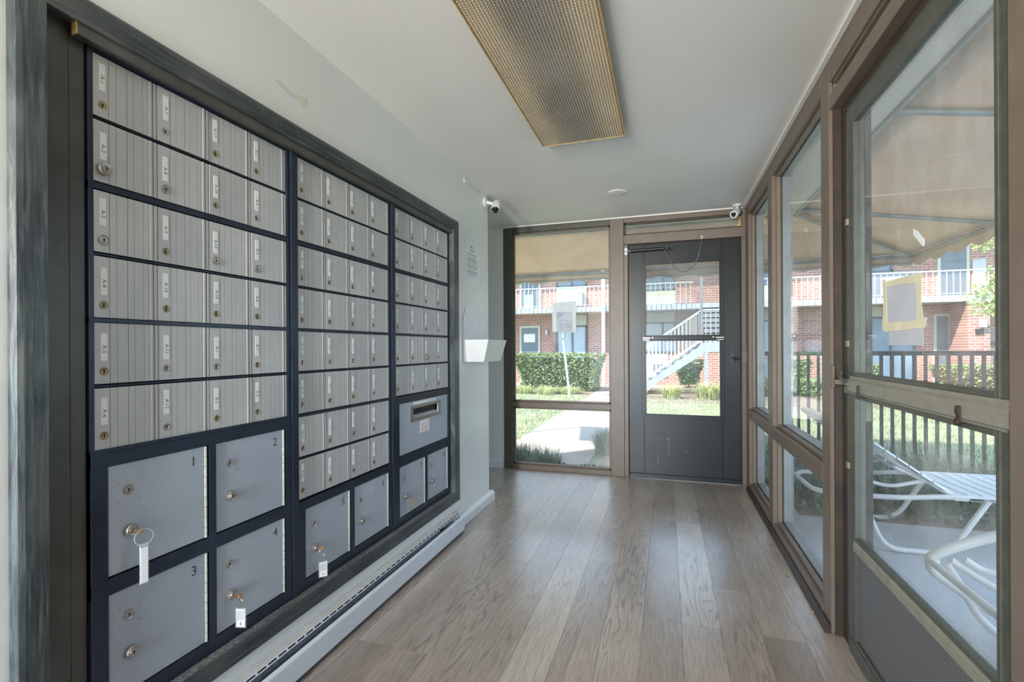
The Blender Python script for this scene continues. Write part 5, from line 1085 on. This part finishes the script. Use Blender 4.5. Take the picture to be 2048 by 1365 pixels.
b.box(-2.42, -2.29, 11.970, 11.972, 1.64, 1.78, 1); b.build('map_sheet', [mat('dark_map_sheet', (0.15, 0.14, 0.155), 0.6, var=0.12), mat('dark_map_print', (0.11, 0.105, 0.12), 0.6, var=0.1)], bd, org=go)
b = MB(); b.tube([(-2.33, 12.02, G), (-2.50, 12.02, 1.34)], 0.028, 10); b.build('pole', M['white_paint'], sg, org=go, smooth=True)
b = MB(); b.tube([(-2.50, 12.02, 1.32), (-2.585, 12.02, 1.50), (-2.59, 12.02, 1.57)], 0.012, 8).tube([(-2.50, 12.02, 1.32), (-2.445, 12.02, 1.48), (-2.43, 12.02, 1.57)], 0.012, 8).box(-2.545, -2.455, 11.99, 12.05, 1.40, 1.50); b.build('bracket', M['steel'], sg, org=go)

# ---- black fence
fe = thing('picket_fence', (3.6, 5.2, G), 'black metal picket fence between the patio planting and the lawn', 'fence'); fo2 = fe.location.copy()
MB().box(0.78, 6.9, 5.165, 5.235, 1.065, 1.105).build('top_rail', M['fence'], fe, org=fo2); MB().box(0.78, 6.9, 5.18, 5.22, 0.02, 0.05).build('bottom_rail', M['fence'], fe, org=fo2)
p = None; x = 0.86; k = 0
while x < 6.9:
    if p is None: p = MB().box(-0.011, 0.011, -0.011, 0.011, -0.02, 1.19).build('picket', M['fence'], fe); p.location = (x - fo2.x, 0, 0)
    else: inst(p, 'picket', fe, (x - fo2.x, 0, 0))
    x += 0.083; k += 1
for x in (0.78, 2.85, 4.9, 6.9): MB().box(x - 0.03, x + 0.03, 5.17, 5.23, G, 1.16).build('fence_post', M['fence'], fe, org=fo2)

# ---- awning: hipped canvas round the corner of the building on a pipe frame
HX, HYY, HZ, EX, EY, EZ = 1.10, 4.87, 2.345, 2.47, 6.15, 2.10; LE = -2.80; NE = -2.6
aw = thing('awning', (HX, HYY, HZ), 'beige canvas awning on a grey pipe frame sheltering the patio and far windows', 'awning'); wo = aw.location.copy()
def sag(quad, nu, nv, dip):
    """bilinear patch sagging between rafters"""
    A, B_, C_, D_ = [Vector(p) for p in quad]; vs = []; fs = []
    for j in range(nv + 1):
        for i in range(nu + 1):
            u, v = i / nu, j / nv; p = (A * (1 - u) + B_ * u) * (1 - v) + (D_ * (1 - u) + C_ * u) * v; p.z -= dip * abs(math.sin(u * math.pi * 3)) * math.sin(v * math.pi); vs.append(p)
    for j in range(nv):
        for i in range(nu): k = j * (nu + 1) + i; fs.append((k, k + 1, k + nu + 2, k + nu + 1))
    return vs, fs
for nm, q in (('canvas_far', [(LE, HYY, HZ + 0.015), (HX, HYY, HZ + 0.015), (EX, EY, EZ + 0.025), (LE, EY, EZ + 0.025)]), ('canvas_side', [(HX, NE, HZ + 0.015), (HX, HYY, HZ + 0.015), (EX, EY, EZ + 0.025), (EX, NE, EZ + 0.025)])):
    vs, fs = sag(q, 36, 10, -0.012); b = MB(); b.add(vs, fs); o = b.build('canvas', M['canvas'], aw, org=wo, smooth=True); m_ = o.modifiers.new('s', 'SOLIDIFY'); m_.thickness = 0.003
def valance(A, B_, pitch=0.34, drop=0.13, amp=0.045):
    A = Vector(A); B_ = Vector(B_); L = (B_ - A).length; n_ = int(L / 0.034); b = MB(); vs = []; fs = []
    for i in range(n_ + 1):
        s_ = L * i / n_; p = A.lerp(B_, i / n_); z = drop - amp + amp * abs(math.sin(math.pi * s_ / pitch)) ** 0.8; vs += [p, p - Vector((0, 0, z))]
    for i in range(n_): fs.append((2 * i, 2 * i + 1, 2 * i + 3, 2 * i + 2))
    b.add(vs, fs); o = b.build('valance', M['canvas'], aw, org=wo); m_ = o.modifiers.new('s', 'SOLIDIFY'); m_.thickness = 0.003
valance((LE, EY + 0.02, EZ + 0.02), (EX + 0.02, EY + 0.02, EZ + 0.02)); valance((EX + 0.02, EY + 0.02, EZ + 0.02), (EX + 0.02, NE, EZ + 0.02))
def pipe(a, b_, r=0.018, nm='frame_pipe'): MB().tube([a, b_], r, 10).build(nm, M['pipe'], aw, org=wo, smooth=True)
pipe((HX, NE, HZ - 0.01), (HX, HYY, HZ - 0.01)); pipe((LE, HYY, HZ - 0.01), (HX, HYY, HZ - 0.01)); pipe((LE, EY, EZ), (EX, EY, EZ)); pipe((EX, NE, EZ), (EX, EY, EZ)); pipe((LE, EY, EZ - 0.075), (EX, EY, EZ - 0.075), 0.010); pipe((HX, HYY, HZ - 0.015), (EX, EY, EZ - 0.002))
pipe((-0.52, HYY, HZ - 0.012), (-0.52, EY, EZ), 0.015)
for y in (2.90, 4.72, 1.0, -1.0): pipe((HX, y, HZ - 0.012), (EX, y, EZ))
pipe((LE, HYY, HZ), (LE, EY, EZ)); 
for x, y in ((EX, EY), (LE, EY), (EX, 1.0)): pipe((x, y, G), (x, y, EZ), 0.022, 'support_post') if (x, y) != (EX, EY) else None
MB().box(LE, 1.10, HYY + 0.0, HYY + 0.035, ZC + 0.03, ZC + 0.19).box(1.10, 1.135, NE, HYY + 0.035, ZC + 0.055, ZC + 0.19).build('fascia_board', M['soffit'], aw, org=wo)

# ---- two strap chaise longues on the patio
def chaise(label, loc, rz, back=38):
    """seat runs along local +x from the back hinge at x=0; width along y"""
    t = thing('chaise_longue', loc, label, 'lounger', 'strap loungers on the patio'); t.rotation_euler = (0, 0, rz); h, wd, L = 0.35, 0.60, 1.20; r = 0.016; bl = 0.78; ca, sa = math.cos(R(back)), math.sin(R(back))
    def tb(nm, pts, cl=False, rr=r): MB().tube(smooth_path(pts) if not cl else pts, rr, 8).build(nm, M['tube'], t, smooth=True)
    for s in (-1, 1):
        y = s * wd / 2
        tb('side_rail', [(-0.62, y * 0.93, h - 0.02), (-0.25, y, h - 0.015), (0.0, y, h + 0.01), (L - 0.06, y, h), (L, y, h), (L + 0.02, y * 0.8, h), (L + 0.02, 0, h)])
    MB().tube(smooth_path([(-0.62, -wd / 2 * 0.93, h - 0.02), (-0.70, -wd * 0.3, h - 0.02), (-0.70, wd * 0.3, h - 0.02), (-0.62, wd / 2 * 0.93, h - 0.02)]), r, 8).build('end_rail', M['tube'], t, smooth=True)
    for s in (-1, 1):
        y = s * (wd / 2 - 0.02)
        tb('back_rail', [(0.02, y, h + 0.02), (-bl * ca * 0.5, y, h + bl * sa * 0.5), (-bl * ca * 0.96, y, h + bl * sa * 0.96), (-bl * ca, y * 0.8, h + bl * sa), (-bl * ca, 0, h + bl * sa)])
    # sledge legs: a U under each side rail, another pair toward the foot
    for x0 in (-0.47, 0.55):
        for s in (-1, 1):
            y = s * (wd / 2 + 0.012); tb('leg', [(x0, y, h - 0.015), (x0 + 0.13, y, 0.018), (x0 + 0.46, y, 0.018), (x0 + 0.66, y, h)])
    for s in (-1, 1):
        y = s * (wd / 2 - 0.01)
        tb('back_prop', [(-0.50 * ca, y, h + 0.52 * sa), (-0.52, y * 0.98, h + 0.10), (-0.30, y * 0.98, h + 0.045), (-0.10, y * 0.98, h + 0.10)], rr=0.012)
    st = None
    def strap(p, ang):
        nonlocal st
        if st is None:
            b = MB(); w_ = 0.069; n_ = 9; vs = []; fs = []
            prof_ = [(-wd / 2 - 0.017, -0.010), (-wd / 2 - 0.017, 0.008), (-wd / 2 - 0.004, 0.0185), (0, 0.012), (wd / 2 + 0.004, 0.0185), (wd / 2 + 0.017, 0.008), (wd / 2 + 0.017, -0.010)]
            for y, z in prof_: vs += [(-w_ / 2, y, z), (w_ / 2, y, z), (w_ / 2, y, z - 0.0015), (-w_ / 2, y, z - 0.0015)]
            for i in range(len(prof_) - 1):
                for k_ in range(4): fs.append((4 * i + k_, 4 * i + (k_ + 1) % 4, 4 * i + 4 + (k_ + 1) % 4, 4 * i + 4 + k_))
            b.add(vs, fs); st = b.build('strap', M['strap'], t); st.location = p; st.rotation_euler = (0, ang, 0)
        else: inst(st, 'strap', t, p, (0, ang, 0))
    for i in range(15): strap((0.055 + i * 0.0775, 0, h + 0.004), 0)
    for i in range(9): d = 0.075 + i * 0.0775; strap((-d * ca, 0, h + 0.02 + d * sa), R(back))
    return t
chaise('white strap chaise longue nearest the fence, seat straps toward the right', (1.60, 3.87, G), R(3), 36)

ct = thing('patio_chair', (1.5, 2.25, G), 'cream tubular patio chair frame just outside the right-hand door glass', 'chair'); cto = ct.location.copy()
for yy in (2.5, 1.98):
    def pc(nm, pts, rr):
        MB().tube(smooth_path([(x, yy, z) for x, z in pts], 5, 0.35), rr, 10).build(nm, M['tube'], ct, org=cto, smooth=True)
    pc('back_rail', [(1.085, .225), (1.062, .245), (1.115, .285), (1.24, .345), (1.42, .415), (1.72, .52)], 0.021)
    pc('seat_rail', [(1.062, .245), (1.068, .190), (1.150, .130), (1.255, .055), (1.345, .022), (1.50, .030), (1.85, .08)], 0.017)
    pc('brace', [(1.135, .245), (1.235, .180), (1.42, .06), (1.50, -.01)], 0.015)
    pc('arm_rail', [(1.182, .255), (1.246, .21), (1.42, .195), (1.80, .21)], 0.015)
    pc('leg', [(1.12, .23), (1.18, .125), (1.23, .02), (1.29, -.040), (1.42, -.070), (1.75, -.100)], 0.016)
for x, z in ((1.72, .52), (1.85, .08), (1.062, .235), (1.75, -.10)): MB().tube([(x, 1.98, z), (x, 2.5, z)], 0.014, 8).build('cross_tube', M['tube'], ct, org=cto, smooth=True)
for i in range(5):
    x = 1.50 + 0.05 * i; z = .443 + (x - 1.5) * 0.35; b = MB(); b.beam((x - 0.02, 2.24, z + 0.02), (x + 0.02, 2.24, z + 0.034), 0.55, 0.003); b.build('strap', M['strap'], ct, org=cto)
MB().box(1.35, 1.45, 2.48, 2.52, G, -0.08).build('glide', M['tube'], ct, org=cto); MB().box(1.60, 1.70, 1.96, 2.0, G, -0.09).build('glide', M['tube'], ct, org=cto)
